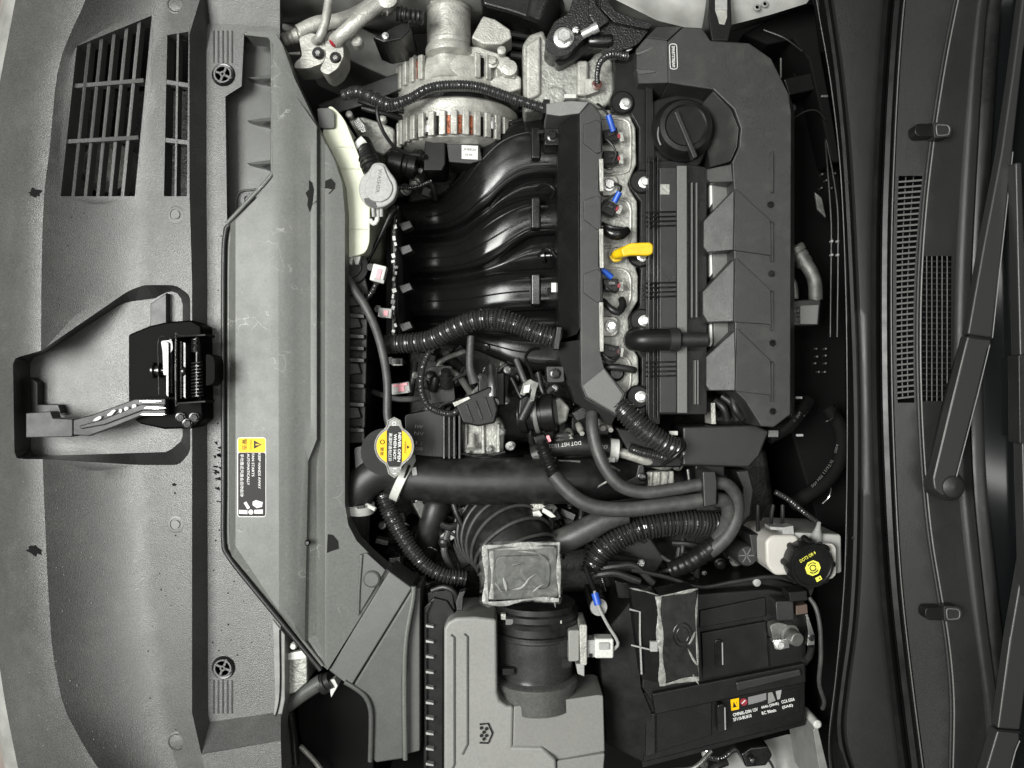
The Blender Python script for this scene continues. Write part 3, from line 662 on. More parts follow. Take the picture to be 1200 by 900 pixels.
al = thing('alternator', 537, 140, -300, 'pale cast aluminium alternator with copper windings showing through its slots', 'alternator')
AX, AZ = 537, -185
def alt_frame(name, y0, prof): return lathe(name, AX, y0, AZ, (0, 1, 0), prof, M_ALU, al, 56)
alt_frame('drive_frame', 128, [(60, 0), (70, 1), (71, 5), (70, 10), (69, 12), (69, 26), (66, 36), (58, 44), (44, 50), (20, 52)])
alt_frame('rear_frame', 182, [(0, 0), (56, 0), (63, 3), (66, 8), (67, 14), (67, 30), (69, 33), (70, 36), (70, 43), (66, 46)])
lathe('stator', AX, 148, AZ, (0, 1, 0), [(63, 0), (63, 32)], M_DST, al, 56)
for k in range(15):
    a = R(-72+k*10.3)       # angle from the top of the barrel
    for y, nm in ((103, 'front_rib'), (166, 'rear_rib')):
        rr = 70 if y > 120 else 71
        k2 = sc_(AZ); cx = AX+rr*math.sin(a); cz = AZ+rr*math.cos(a)*k2
        # pixel at the barrel axis depth -> world, then to a px of its own depth
        wx = (cx-600)*k2; px = 600+wx/sc_(cz); wy = (450-y)*k2; py = 450-wy/sc_(cz)
        if y < 120 and abs(a) < R(40) and k not in (3, 4, 9, 10): continue
        box(nm, px, py, cz-0.5, 8.4 if y > 120 else 7.4, 29, 7, M_ALU, al, ry=math.degrees(a), bevel=1.8)
def on_barrel(a, y, rr):
    k2 = sc_(AZ); cx = AX+rr*math.sin(a); cz = AZ+rr*math.cos(a)*k2; return 600+(cx-600)*k2/sc_(cz), 450-(450-y)*k2/sc_(cz), cz
for k in range(14):
    a = R(-72+(k+0.5)*10.3)
    for y in (103, 167):
        px, py, cz = on_barrel(a, y, 66.5 if y > 120 else 68.4)
        if (y < 120 and k not in (0, 1, 3, 9, 12, 13)): continue
        box('cooling_slot', px, py, cz+(0.6 if y < 120 else 0.5), 4.6 if y > 120 else 5.0, 22, 3.0, M_COP if (y > 120 and k in (6, 7, 8)) or (y < 120 and k in (3,)) else M_PIT, al, ry=math.degrees(a), bevel=0.8)
for a, y in ((R(-24), 166), (R(36), 160)):
    px, py, cz = on_barrel(a, y, 69); lathe('through_bolt', px, py+6, cz, (0, 1, 0), [(4.5, -4), (4.5, 4), (3, 4), (3, 10)], M_ZNC, al, 12)
prism('mount_flange', [(500, 98), (512, 92), (538, 92), (550, 98), (566, 106), (486, 108)], -108, -130, M_ALU, al, 2)
prism('mount_ear', [(572, 92), (600, 84), (611, 90), (611, 104), (598, 108), (566, 104)], -116, -150, M_ALU, al, 3)
prism('regulator_housing', [(498, 164), (512, 160), (522, 166), (522, 192), (518, 200), (496, 200)], -125, -190, M_BLK, al, 2)
prism('rear_cap', [(522, 166), (562, 168), (566, 188), (550, 192), (526, 190)], -132, -190, M_SAT, al, 2)
lb = prism('rating_label', [(541, 170), (560, 171), (560, 187), (541, 186)], -131, -132.5, M_WPR, al, 0)
text('JHEE26', 550.5, 175.5, -130.7, 3.4, -4, M_KPR, lb, 15); text('F0 M9', 549.5, 181.5, -130.7, 2.6, -4, M_KPR, lb, 8)
lathe('terminal_post', 490, 182, -130, (0.7, -0.3, 0.6), [(7, -4), (7, 4), (5, 5), (5, 9), (3, 9), (3, 14)], M_DST, al, 16)
tube('alternator_harness', [(402, 112, -96), (420, 108, -92), (440, 116, -88), (458, 123, -86), (480, 116, -84), (502, 104, -82), (528, 100, -82), (560, 102, -84), (600, 115, -84), (640, 128, -82)], [7, 8, 8.2, 8, 6.5, 6.2, 6.2, 6.2, 6.2, 6], M_CORR, None, corr=(3.6, 0.14), n=16, label='thin ribbed black conduit arching across the alternator', cat='conduit')
tube('alternator_wire', [(444, 120, -86), (442, 132, -84), (448, 152, -90), (462, 172, -105), (478, 180, -118), (492, 182, -122)], 2.2, M_RUB, None, label='thin black wire curling from conduit to alternator terminal', cat='wire')
for i, p in enumerate(([(420, 118, -130), (440, 124, -132), (470, 130, -140), (500, 140, -150)], [(424, 126, -134), (446, 132, -136), (470, 138, -146)])): tube('wiring_strand', p, 3, M_RUB, None, n=10, label=('upper' if i == 0 else 'lower')+' black wiring strand under the ribbed conduit beside washer tank', cat='wire', group='strands under the conduit')
wp = thing('accessory_bracket', 440, 160, -300, 'rough cast aluminium bracket piece between washer tank neck and alternator', 'bracket')
prism('casting', [(408, 140), (424, 136), (448, 144), (462, 150), (462, 170), (450, 182), (436, 176), (424, 168)], -150, -300, M_ALR, wp, 3)
for x, y in ((411, 137), (450, 142)): lathe('dowel', x, y, -150, UP, [(4, 0), (4, 10), (2.5, 11)], M_ALU, wp, 14)
prism('hose_clamp', [(414, 142), (420, 136), (428, 146), (430, 154), (424, 156), (417, 150)], -128, -152, M_STL, wp, 1.5)
lathe('solenoid', 454, 190, -130, (1, -0.2, 0), [(12, 0), (15, 3), (15, 18), (12, 20), (12, 24), (14, 26), (14, 34)], M_BLK, wp, 24)

# ---------------------------------------------------------------- washer tank
wt = thing('washer_tank', 410, 220, -300, 'pale yellow translucent washer tank with round grey cap beside air guide', 'tank')
prism('tank_body', rounded([(386, 122), (396, 130), (405, 142), (429, 204), (434, 232), (433, 285), (428, 297), (404, 303), (380, 303), (378, 140)], 6, 3), -70, -300, M_TNK, wt, 4)
for y, x1 in ((172, 413), (197, 421), (268, 430)): tube('tank_seam', [(396, y, -69.5), (x1, y+1, -69.5)], 0.9, M_TNK, wt, n=6)
prism('tank_bracket', rounded([(371, 127), (386, 126), (392, 132), (392, 150), (374, 150)], 3, 3), -64, -80, M_DUCT, wt, 1.5)
tube('filler_neck', [(424, 170, -96), (429, 182, -84), (435, 194, -68), (442, 210, -56)], 12.5, M_BLK, wt, corr=(7, 0.10), n=24)
tube('neck_collar', [(410, 180, -82), (427, 164, -82)], [6, 6], M_WPL, wt, n=14)
cap = prism('filler_cap', rounded([(437, 190), (450, 190), (456, 200), (464, 210), (466, 222), (462, 234), (452, 242), (440, 244), (428, 240), (421, 230), (420, 216), (424, 206), (432, 200)], 5, 3), -38, -52, M_GPL, wt, 2.5)
prism('cap_boss', rounded([(438, 192), (449, 192), (454, 206), (461, 218), (458, 230), (448, 237), (436, 236), (428, 228), (427, 216), (433, 206)], 5, 3), -35.5, -39, M_GPL, cap, 1.5)
text('WASHER', 444, 212, -35.2, 4.2, -98, M_DUCT, cap, 28)
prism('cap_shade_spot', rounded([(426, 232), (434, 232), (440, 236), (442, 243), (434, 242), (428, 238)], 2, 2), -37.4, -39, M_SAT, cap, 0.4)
tube('cap_hinge', [(437, 241, -46), (438, 254, -48)], 2.2, M_GPL, wt, n=10); tube('cap_hinge', [(447, 241, -46), (447, 254, -48)], 2.2, M_GPL, wt, n=10)
tube('hinge_hook', [(442, 244, -52), (442, 258, -54), (438, 262, -56), (434, 258, -58)], 3, M_WPL, wt, n=10)
for x in (410, 418): prism('tank_foot', [(x-4, 300), (x+5, 300), (x+2, 310), (x-2, 310)], -76, -90, M_WPL, wt, 1)

# ---------------------------------------------------------------- radiator edge, fan shroud
fs = thing('fan_shroud', 420, 430, -420, 'black ribbed fan shroud edge below the air guide', 'shroud')
prism('shroud_edge', [(398, 305), (424, 305), (432, 340), (428, 520), (398, 520)], -90, -420, M_BLK, fs, 2)
for y in (340, 366, 390, 404, 418, 448, 470, 500): prism('shroud_rib', [(400, y), (427, y+2), (427, y+7), (400, y+6)], -78, -95, M_SAT if y % 4 else M_BLK, fs, 1)
for y in (352, 378, 432, 484): prism('shroud_block', [(402, y-8), (420, y-7), (424, y+6), (402, y+8)], -84, -95, M_SAT, fs, 2)
lathe('radiator_plug', 412, 313, -88, UP, [(20, 0), (20, 4), (14, 6), (12, 3), (0, 3)], M_RUB, fs, 24)
tube('overflow_hose', [(408, 326, -70), (416, 340, -64), (430, 362, -58), (442, 390, -55), (450, 420, -53), (454, 450, -50), (454, 485, -48), (457, 500, -47)], 5.0, M_HOSE, None, label='slim grey rubber overflow hose running down to the radiator cap', cat='hose')
tube('strut_rod', [(414, 338, -110), (440, 288, -100), (458, 252, -95), (462, 246, -95)], [2.6, 2.6, 4, 4], M_BLK, None, label='thin black rod slanting past the washer tank foot', cat='rod')
wr = thing('wiring_rail', 462, 320, -420, 'black wiring rail wrapped in silver flecked tape beside the manifold', 'wiring')
tube('loom', [(462, 246, -110), (463, 300, -112), (462, 350, -112), (462, 400, -112)], 4.5, M_BLK, wr)
for k in range(22):
    y = 252+k*6.8; box('tape_fleck', 462+random.uniform(-2, 2), y, -106+random.uniform(-1, 0), random.uniform(2, 5), random.uniform(2.5, 5.5), 1.2, M_WPR if k % 3 else M_DST, wr, ang=random.uniform(-20, 20), bevel=0.2)
for k, y in enumerate((262, 290, 335, 380)): prism('rail_tab', [(466, y), (480, y-4), (484, y+4), (472, y+9)], -118, -140, M_SAT, wr, 1)
prism('rail_post', [(452, 250), (470, 246), (476, 400), (452, 400)], -135, -420, M_PIT, wr, 2)
def plug(x, y, z, w, h, ang, body, core, label, extra=None):
    t = thing('wire_plug', x, y, z-150, label, 'connector')
    box('plug_body', x, y, z, w, h, 14, body, t, ang=ang, bevel=1.5)
    box('plug_core', x, y, z+7.3, w*0.35, h*0.6, 2, core, t, ang=ang, bevel=0.5)
    box('plug_latch', x, y+h*0.4, z+7.2, w*0.8, h*0.2, 3, M_GPL, t, ang=ang, bevel=0.5)
    lathe('plug_stalk', x, y, z-60, UP, [(4, -90), (4, 56)], M_BLK, t, 10)
    return t
p = plug(444, 321, -70, 16, 20, -14, M_WPL, M_PNK, 'white wire plug with red centre beside the radiator')
tube('plug_tail', [(441, 332, -72), (436, 342, -76), (428, 352, -84)], 3.2, M_CORR, p, corr=(3, 0.2))
plug(452, 367, -88, 16, 11, -5, M_GPL, M_PNK, 'small grey wire plug with pink dot above the ribbed hose')
p = plug(470, 455, -80, 22, 13, 8, M_GPL, M_PNK, 'flat grey wire plug with pink stripe above the radiator cap')
box('plug_stripe', 469, 451, -72, 17, 3, 2, M_PNK, p, ang=8, bevel=0.4)
plug(466, 424, -95, 14, 9, 0, M_SAT, M_BLK, 'dark grey wire plug just below the thick ribbed hose')

# ---------------------------------------------------------------- intake manifold
M_WEB = mat('grained_black_plastic', (0.03, 0.03, 0.03), 0.4, bump=1.0, bscale=700)
im = thing('intake_manifold', 560, 280, -300, 'glossy black plastic intake manifold with curved runners beside the alternator', 'manifold')
def ycurve(tab):
    c = crom(tab, 4); return fx([(p[1], p[0]) for p in c])
zrun = ycurve([(440, -225), (470, -212), (490, -203), (505, -197), (520, -190), (545, -160), (562, -144), (578, -136), (594, -131), (620, -129), (664, -132)])
def strip(name, fu, fl_, prof, m, x0=466, x1=662, k=26):
    """part of the manifold skin between two edge curves y(x); prof(t) lifts it"""
    xs = [x0+(x1-x0)*i/70 for i in range(71)]; vs = []; fs = []
    for x in xs:
        for j in range(k+1): t = j/k; vs.append(W(x, fu(x)+(fl_(x)-fu(x))*t, zrun(x)+prof(t)))
    for i in range(70):
        for j in range(k): a = i*(k+1)+j; fs.append((a, a+1, a+k+2, a+k+1))
    return MB().add(vs, fs).build(name, m, im, angle=50)
def rprof(t):
    e = abs(2*t-1); z = -9*e**3-10*e**12+9
    for r in (0.17, 0.83): z -= 1.8*math.exp(-((t-r)/0.02)**2)
    return z
def wprof(t): return -10-9*math.sin(math.pi*t)
U1 = ycurve([(466, 240), (510, 232), (530, 220), (545, 202), (562, 176), (586, 152), (615, 142), (662, 140)]); D1 = ycurve([(466, 272), (510, 272), (540, 264), (558, 252), (575, 240), (592, 224), (618, 210), (662, 208)])
U2 = ycurve([(466, 280), (510, 281), (540, 276), (560, 261), (586, 242), (618, 230), (662, 228)]); D2 = ycurve([(466, 322), (510, 322), (540, 318), (562, 314), (584, 304), (606, 288), (626, 278), (662, 276)])
U3 = ycurve([(466, 330), (510, 331), (545, 327), (590, 318), (662, 312)]); D3 = ycurve([(466, 374), (545, 372), (600, 366), (662, 364)])
U4 = ycurve([(466, 384), (560, 388), (600, 390), (662, 392)]); D4 = ycurve([(466, 400), (545, 408), (580, 420), (610, 432), (662, 438)])
for a_, b_ in ((U1, D1), (U2, D2), (U3, D3), (U4, D4)): strip('runner', a_, b_, rprof, M_GLS)
for a_, b_ in ((D1, U2), (D2, U3), (D3, U4)): strip('runner_web', a_, b_, wprof, M_GLS, 466, 662, 10)
for a_, b_ in ((U1, D1), (U2, D2), (U3, D3), (U4, D4)):
    for t_ in (0.20, 0.52, 0.80): tube('runner_bead', [(x, a_(x)+(b_(x)-a_(x))*t_, zrun(x)+rprof(t_)+0.6) for x in range(500, 622, 6)], 1.0, M_GLS, im, n=6)
strip('outer_wall', lambda x: U1(x)-14, U1, lambda t: -60+47*t**3, M_GLS, 466, 662, 8)
tube('outer_bead', [(x, U1(x)-2, zrun(x)-12) for x in range(530, 650, 8)], 2.2, M_GLS, im, n=8)
prism('plenum', [(456, 238), (470, 236), (470, 396), (456, 392)], -205, -300, M_GLS, im, 6)
for y in (170, 252, 342): prism('port_band', [(622, y-22), (634, y-22), (634, y+16), (622, y+16)], -105, -125, M_GLS, im, 3)
for x, y in ((647, 160),):
    t = prism('mount_tab', rounded([(638, 150), (656, 150), (658, 170), (638, 170)], 2, 2), -84, -120, M_DST, im, 1.5); bolt(647.5, 160, -84, 6.5, M_DST, t)
prism('stay', [(630, 152), (642, 152), (642, 156), (630, 156)], -90, -110, M_DST, im, 0.5)
box('white_tag', 649, 337, -98, 6, 11, 3, M_WPR, im, bevel=0.4); lathe('vacuum_nipple', 636, 300, -110, (1, 0, 0.3), [(9, 0), (9, 4), (5, 5), (5, 10), (3, 10), (3, 16)], M_GLS, im, 16)
tube('nipple_loop', [(628, 222, -106), (640, 216, -98), (650, 224, -100), (646, 232, -106)], 2.4, M_GLS, im, n=8)
tube('nipple_loop', [(630, 300, -104), (642, 292, -96), (652, 302, -100)], 2.4, M_GLS, im, n=8)
tube('thick_ribbed_conduit', [(452, 404, -78), (480, 402, -76), (505, 398, -72), (530, 386, -66), (555, 376, -60), (580, 374, -58), (605, 380, -58), (630, 390, -58), (656, 398, -60)], [11.5, 12, 12.5, 12.5, 12.5, 12.5, 12.2, 12, 11.6], M_CORR, None, corr=(4.6, 0.16), n=22, label='thick ribbed black conduit running from radiator to grey wiring cover', cat='conduit')

# ---------------------------------------------------------------- wiring cover beside the coils
cc = thing('wiring_cover', 680, 290, -200, 'grey plastic wiring cover with trapezoid bosses along the aluminium cylinder head', 'cover')
prism('cover_top', [(679, 133), (692, 119), (704, 133), (706, 150), (706, 186), (702, 196), (702, 222), (705, 230), (705, 268), (702, 272), (702, 312), (706, 320), (707, 352), (703, 358), (703, 408), (708, 430), (733, 461), (722, 487), (686, 466), (681, 452), (680, 405), (680, 380)], -52, -130, M_ECOV, cc, 1.5)
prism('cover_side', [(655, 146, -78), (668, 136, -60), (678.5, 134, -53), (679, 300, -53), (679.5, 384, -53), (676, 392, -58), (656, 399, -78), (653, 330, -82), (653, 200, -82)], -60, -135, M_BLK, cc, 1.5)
prism('cover_nose', [(640, 121), (668, 118, -56), (691, 119, -56), (679, 133, -54), (656, 136), (640, 134)], -64, -130, M_FAC, cc, 1.5)
prism('cover_tail', [(652, 402), (680, 398, -56), (681, 452, -56), (686, 466, -56), (722, 487, -56), (716, 500, -76), (674, 472, -76), (666, 448, -76), (655, 420, -76)], -70, -130, M_SAT, cc, 1.5)
prism('tail_plate', [(683, 452), (708, 432), (730, 462), (721, 484), (689, 465)], -51, -54, M_FAC, cc, 1)
for y in (160, 249, 335): prism('boss', [(684, y-14), (700, y-20), (704.5, y-16), (704.5, y+18), (700, y+20), (684, y+8)], -49.6, -54, M_ECOV, cc, 1.0)
for y0, y1 in ((186, 224), (268, 314), (354, 412)): prism('edge_strip', [(702, y0), (707, y0), (707.5, y1), (703, y1)], -50.5, -110, M_ALU, cc, 0.5)
t = prism('mount_tab', rounded([(640, 429), (661, 429), (662, 448), (641, 449)], 2, 2), -76, -120, M_SAT, cc, 1.5); bolt(651, 438, -76, 6.5, M_DST, t)
box('conduit_collar', 653, 397, -62, 6, 26, 30, M_SAT, cc, ang=-8)
box('harness_collar', 640, 128, -82, 8, 16, 24, M_BLK, cc)

# ---------------------------------------------------------------- cylinder head with connectors
hd = thing('cylinder_head', 722, 300, -300, 'rough cast aluminium cylinder head between wiring cover and black valve cover', 'engine part')
hp = [(698, 128), (722, 128), (738, 134), (745, 150), (746, 192), (740, 206), (736, 216), (741, 226), (747, 236), (747, 288), (740, 296), (738, 302), (745, 312), (748, 324), (748, 352), (742, 362), (737, 372), (738, 402), (748, 418), (749, 448), (742, 466), (734, 476), (698, 478)]
prism('head_casting', hp, -86, -200, M_ALR, hd, 2.5)
for y0, y1 in ((138, 205), (232, 290), (314, 362), (416, 462)):
    tube('coil_well_rim', [(706, y0, -85.5), (730, y0+2, -85.5), (738, y0+10, -85.5), (739, (y0+y1)/2, -85.5), (738, y1-10, -85.5), (732, y1-3, -85.5), (708, y1, -85.5)], 1.8, M_ALU, hd, n=8, step=3)
for x, y in ((714, 217), (716, 382)):
    prism('bolt_pad', rounded([(706, y-11), (721, y-11), (724, y-7), (724, y+8), (720, y+12), (706, y+12)], 2, 2), -78, -90, M_ALU, hd, 1.2); bolt(x, y, -78, 8, M_ZNC, hd)
tube('embossed_ring', [(730+7*math.cos(R(a)), 342+7*math.sin(R(a)), -85.8) for a in range(0, 360, 20)], 1.0, M_ALU, hd, n=6, closed=True)
cg = 'coil connectors along the cylinder head'
def coil(x, y, ang, tape, pos, loop):
    t = thing('coil_connector', x, y, -86, 'black coil connector with red lock '+pos, 'connector', cg)
    box('connector_body', x-5, y, -76, 18, 15, 14, M_BLK, t, ang=ang, bevel=1.5); box('lock', x+5, y, -70, 3, 5, 6, M_RED, t, ang=ang, bevel=0.6)
    box('grey_clip', x+8, y+1, -71, 5, 11, 6, M_ALR, t, ang=ang, bevel=0.6); box('latch', x-3, y-3, -68, 8, 4, 3, M_DST, t, ang=ang, bevel=0.5)
    if tape: tube('tape_sleeve', [(x+tape[0], y+tape[1], -66), (x+tape[2], y+tape[3], -63)], 3.6, M_BLU, t, n=12)
    for l in loop: tube('lead', [(x+a, y+b, c) for a, b, c in l], 1.5, M_RUB, t, n=8)
    return t
coil(720, 160, 12, (-1, -6, -7, -25), 'nearest the engine mount', [[(-8, -26, -62), (-14, -34, -66), (-20, -38, -74)], [(-14, 0, -66), (-4, 8, -62), (2, 20, -64), (-2, 30, -70)]])
coil(720, 186, 0, None, 'second from the engine mount', [[(-16, 8, -70), (-4, 12, -64), (0, 4, -66)]])
coil(718, 245, -25, (2, -8, 8, -20), 'above the pair of black leads', [[(8, -20, -62), (10, -26, -66), (2, -30, -74)], [(-16, -2, -66), (-6, -12, -64), (4, -18, -64)]])
coil(720, 335, 0, (-3, -10, -16, -20), 'just below the yellow dipstick', [[(-16, -6, -70), (-8, 4, -64), (2, 8, -70)]])
coil(720, 412, -10, None, 'beside the square bolt pad and breather hose', [[(-14, 8, -66), (-6, 14, -64), (4, 8, -66), (6, -4, -68)], [(-14, 2, -62), (-4, 10, -60), (4, 4, -64)]])
sl = thing('injector_boot', 725, 270, -86, 'shiny black rubber lead boot lying beside the yellow dipstick', 'boot')
tube('boot', [(708, 268, -70), (718, 274, -66), (728, 274, -66), (735, 270, -72)], [6, 7, 7, 5], M_GLS, sl, n=14); tube('lead', [(706, 262, -70), (716, 266, -62), (730, 268, -64)], 2.2, M_RUB, sl, n=8)
tube('lead_boot', [(706, 352, -72), (716, 362, -64), (724, 366, -64), (730, 358, -70), (728, 350, -76)], [3.5, 4, 4.5, 4.5, 4], M_RUB, None, label='bent black lead boot above the lower square bolt pad', cat='boot')
tube('lead_boot', [(706, 432, -72), (718, 430, -66), (734, 432, -66), (744, 434, -72)], [3, 4, 4.2, 4], M_RUB, None, label='straight black lead boot across the last coil well', cat='boot')
lathe('knock_sensor', 721, 437, -86, UP, [(10, 0), (10, 8), (7, 10), (7, 14), (4, 14)], M_DST, None, 14, label='round dark steel sensor in the last coil well', cat='sensor')
dp = thing('dipstick', 740, 295, -86, 'bright yellow plastic oil dipstick handle in the cylinder head', 'dipstick')
lathe('tube_mouth', 722, 299, -86, UP, [(10, 0), (10, 8), (8.5, 9), (8.5, 2), (0, 2)], M_ALU, dp, 24)
prism('handle', rounded([(727, 291), (738, 284.5), (762, 283.5), (766, 287), (765.5, 297), (760, 299.5), (740, 299), (730, 301)], 3.5, 4), -48, -58, M_YEL, dp, 2.5)
prism('handle_groove', rounded([(735, 289), (762, 287), (762, 289), (736, 291.5)], 1, 2), -47.4, -50, M_YEL, dp, 0.4)
tube('handle_neck', [(720, 301, -80), (723, 298, -68), (732, 295, -55)], [5, 5.5, 6.5], M_YEL, dp, n=16)
tube('handle_loop', [(716, 300, -76), (720, 305, -75), (727, 303, -75), (728, 297, -75)], 2.4, M_YEL, dp, n=8)

# ---------------------------------------------------------------- valve cover
vc = thing('valve_cover', 785, 290, -200, 'black plastic valve cover with ribbed centre beside the cylinder head', 'cover')
fl = [(720, 66), (752, 60), (760, 100), (760, 505), (742, 505), (736, 482), (744, 468), (752, 450), (752, 420), (742, 404), (738, 386), (742, 370), (750, 358), (751, 316), (744, 304), (750, 290), (751, 236), (742, 224), (740, 214), (749, 196), (749, 150), (740, 134), (716, 132), (714, 118), (720, 104)]
prism('flange', fl, -78, -140, M_BLK, vc, 1.5)
for x, y in ((755, 214), (755, 376), (751, 465), (733, 122), (753, 300)):
    lathe('bolt_boss', x-4, y, -80, UP, [(14, 0), (14, 4), (12, 6), (0, 6)], M_BLK, vc, 24); bolt(x, y, -74, 6.8, M_ZNC, vc)
prism('cover_body', [(757, 188), (793, 188), (829, 196), (829, 486), (774, 486), (774, 498), (757, 498)], -70, -140, M_BLK, vc, 1.5)
prism('left_block', [(773, 196), (793, 196), (793, 484), (773, 484)], -58, -72, M_SAT, vc, 1.2)
prism('centre_strip', [(793.5, 194), (805, 194), (805.5, 484), (794, 484)], -55, -72, M_FAC, vc, 0.8)
for x in (760.5, 766, 771): prism('long_rib', [(x-0.8, 182), (x+0.8, 182), (x+0.8, 490), (x-0.8, 490)], -62, -72, M_GLS, vc, 0.4)
for x, y0, y1 in ((811, 214, 372), (816.5, 214, 372), (815, 422, 474), (818, 422, 474)): prism('channel_rib', [(x-0.8, y0), (x+0.8, y0), (x+0.8, y1), (x-0.8, y1)], -60, -72, M_FAC, vc, 0.4)
for y0 in (248, 331, 424):
    for k in range(4): tube('cross_rib', [(757, y0+k*5.4+1, -66), (774, y0+k*5.4+0.5, -57), (792, y0+k*5.4, -57)], 1.0, M_GLS, vc, n=8)
sk = box('sticker', 779, 222, -57.4, 11, 12, 0.8, M_ALR, vc, bevel=0)
prism('body_top_ledge', [(757, 100), (765, 100), (768, 190), (757, 190)], -68, -140, M_BLK, vc, 1)
oc = thing('oil_filler_cap', 797, 157, -80, 'round gloss black oil filler cap with grip bar under the engine cover', 'cap')
MB().lathe(797, 157, -80, UP, [(36, 0), (36, 14), (33, 17), (31, 28), (29, 31), (24, 32), (22, 30.5), (0, 30.5)], 48).build('cap_body', M_BLK, oc)
prism('grip_bar', [(790, 131), (795, 129), (818, 183), (813, 186)], -38, -52, M_SAT, oc, 1.2)
tube('cap_rim', [(797+26*math.cos(R(a)), 157+26*math.sin(R(a)), -49.5) for a in range(150, 240, 10)], 1.1, M_FAC, oc, n=8)
prism('cap_shoulder', rounded([(762, 118), (800, 108), (828, 116), (832, 170), (820, 196), (770, 196), (760, 180)], 8, 3), -74, -120, M_BLK, oc, 3)
pc = thing('breather_hose', 770, 398, -90, 'black breather hose elbow lying across the valve cover', 'hose')
tube('elbow', [(740, 399, -62), (752, 399, -50), (770, 398, -46), (790, 398, -46)], [11, 13.5, 13, 13], M_BLK, pc, n=24)
lathe('sleeve_end', 784, 398, -46, (1, 0, 0), [(13, 0), (14, 1), (14, 11), (12, 13), (8.5, 13), (8.5, 44)], M_SAT, pc, 24)
lathe('elbow_base', 744, 398, -84, UP, [(14, 0), (14, 16), (11, 20)], M_BLK, pc, 20)

# ---------------------------------------------------------------- faceted engine cover
ec = thing('engine_cover', 870, 260, -160, 'dark grey faceted plastic engine cover between valve cover and firewall', 'cover')
top = [(782, 48), (801, 31), (823, 32), (833, 47), (878, 50), (904, 68), (925, 110), (928, 134), (927, 486), (907, 501), (892, 500), (873, 470), (862, 459), (861, 385), (861, 378), (860, 302), (860, 294), (860, 221), (858, 190), (866, 172), (868, 150), (860, 128), (836, 105), (783, 97)]
prism('cover_top', top, -38, -140, M_ECOV, ec, 2)
def facet(name, pts, m=M_ECOV, bev=1.2, zb=-95): return MB().prism(pts, 0, zb).build(name, m, ec, bev)
facet('nose_facet', [(745, 58, -62), (757, 44, -58), (782, 47, -39), (783, 97, -39), (748, 98, -62), (746, 86, -62)])
facet('nose_rib', [(744, 62, -60), (770, 52, -47), (771, 55, -47), (747, 66, -61)]); facet('nose_rib', [(744, 80, -61), (769, 82, -47), (769, 85, -47), (748, 88, -61)])
facet('top_facet', [(757, 44, -58), (770, 31, -52), (800, 30.5, -41), (782, 47, -39)])
facet('scoop', [(835, 107, -40), (857, 128, -39), (866, 150, -39), (864, 172, -39), (856, 189, -40), (832, 196, -66), (828, 170, -72), (830, 140, -72), (822, 122, -70)], zb=-110)
facet('scale_facet', [(828, 198, -62), (857, 192, -40), (859, 213, -40), (832, 214, -60), (828, 210, -62)])
for i, (a, b, c, d, e) in enumerate((((824, 259), (861, 221), (860, 293), (829, 296), (824, 290)), ((823, 342), (861, 302), (860, 377), (829, 378), (823, 368)), ((827, 418), (863, 385), (862, 458), (831, 458), (827, 452)))):
    facet('scale_facet', [(*a, -55), (*b, -40), (*c, -40), (*d, -52), (*e, -55)], bev=1.6)
    prism('scale_plate', [(b[0]+1, b[1]), (903, b[1]+38), (904, b[1]+84), (903, b[1]+78), (c[0], c[1])], -34, -40, M_ECOV, ec, 1.4)
    facet('side_rib', [(899, b[1]+46, -38.5), (906, b[1]+38, -33), (906, b[1]+86, -33), (901, b[1]+84, -38.5)], zb=-40, bev=0.6)
    MB().lathe(903+i*1.2, 240+i*81, -38, UP, [(4.2, 0), (4.2, 0.9), (3.2, 0.9), (3.0, -0.5), (0, 0.2)], 16).build('clip_ring', M_BLK, ec)
facet('side_rib', [(899, 184, -38.5), (906, 176, -33), (906, 226, -33), (901, 224, -38.5)], zb=-40, bev=0.6)
lathe('clip_ring', 905.5, 482, -38, UP, [(4.2, 0), (4.2, 0.9), (3.2, 0.9), (3.0, -0.5), (0, 0.2)], M_BLK, ec, 16)
facet('right_skirt', [(925, 110, -42), (931, 130, -60), (931, 490, -60), (927, 487, -42)], bev=0.5)
prism('heat_shield', [(835, 200), (856, 200), (856, 455), (837, 455)], -70, -140, M_FAC, ec, 1)
for y in (216, 298, 380): prism('white_edge', [(832, y), (834.5, y), (835, y+22), (832.5, y+26)], -72, -120, M_WPR, ec, 0.3)
em = prism('emblem', rounded([(784.5, 51.5), (793, 51.5), (794, 81), (785.5, 81)], 3, 3), -37.2, -39, M_KPR, ec, 0)
tube('emblem_rim', [(p[0], p[1], -37) for p in rounded([(784.5, 51.5), (793, 51.5), (794, 81), (785.5, 81)], 3, 2)], 0.55, M_WPR, ec, n=6, closed=True, smooth=False)
text('SMARTSTREAM', 789.2, 66.2, -36.9, 3.8, -89, M_WPR, em, 25, 0.02)
prism('rear_duct_block', [(800, 500), (885, 498), (902, 505), (890, 535), (878, 548), (800, 546)], -80, -160, M_SAT, None, 3, label='black plastic housing under the lower end of the engine cover', cat='housing')
cl2 = thing('hose_clutter', 852, 480, -150, 'bundle of black hose ends tucked under the engine cover corner', 'hose')
for p in ([(838, 470, -95), (848, 478, -88), (852, 492, -92)], [(858, 466, -92), (862, 480, -86), (870, 490, -90)], [(846, 464, -96), (858, 474, -92), (864, 492, -96)]): tube('hose_end', p, 4.5, M_RUB, cl2)
prism('metal_tab', [(833, 472), (838, 472), (839, 497), (834, 497)], -84, -120, M_ALU, cl2, 0.5)
prism('post', [(838, 480), (875, 480), (875, 498), (838, 498)], -110, -150, M_BLK, cl2, 2)

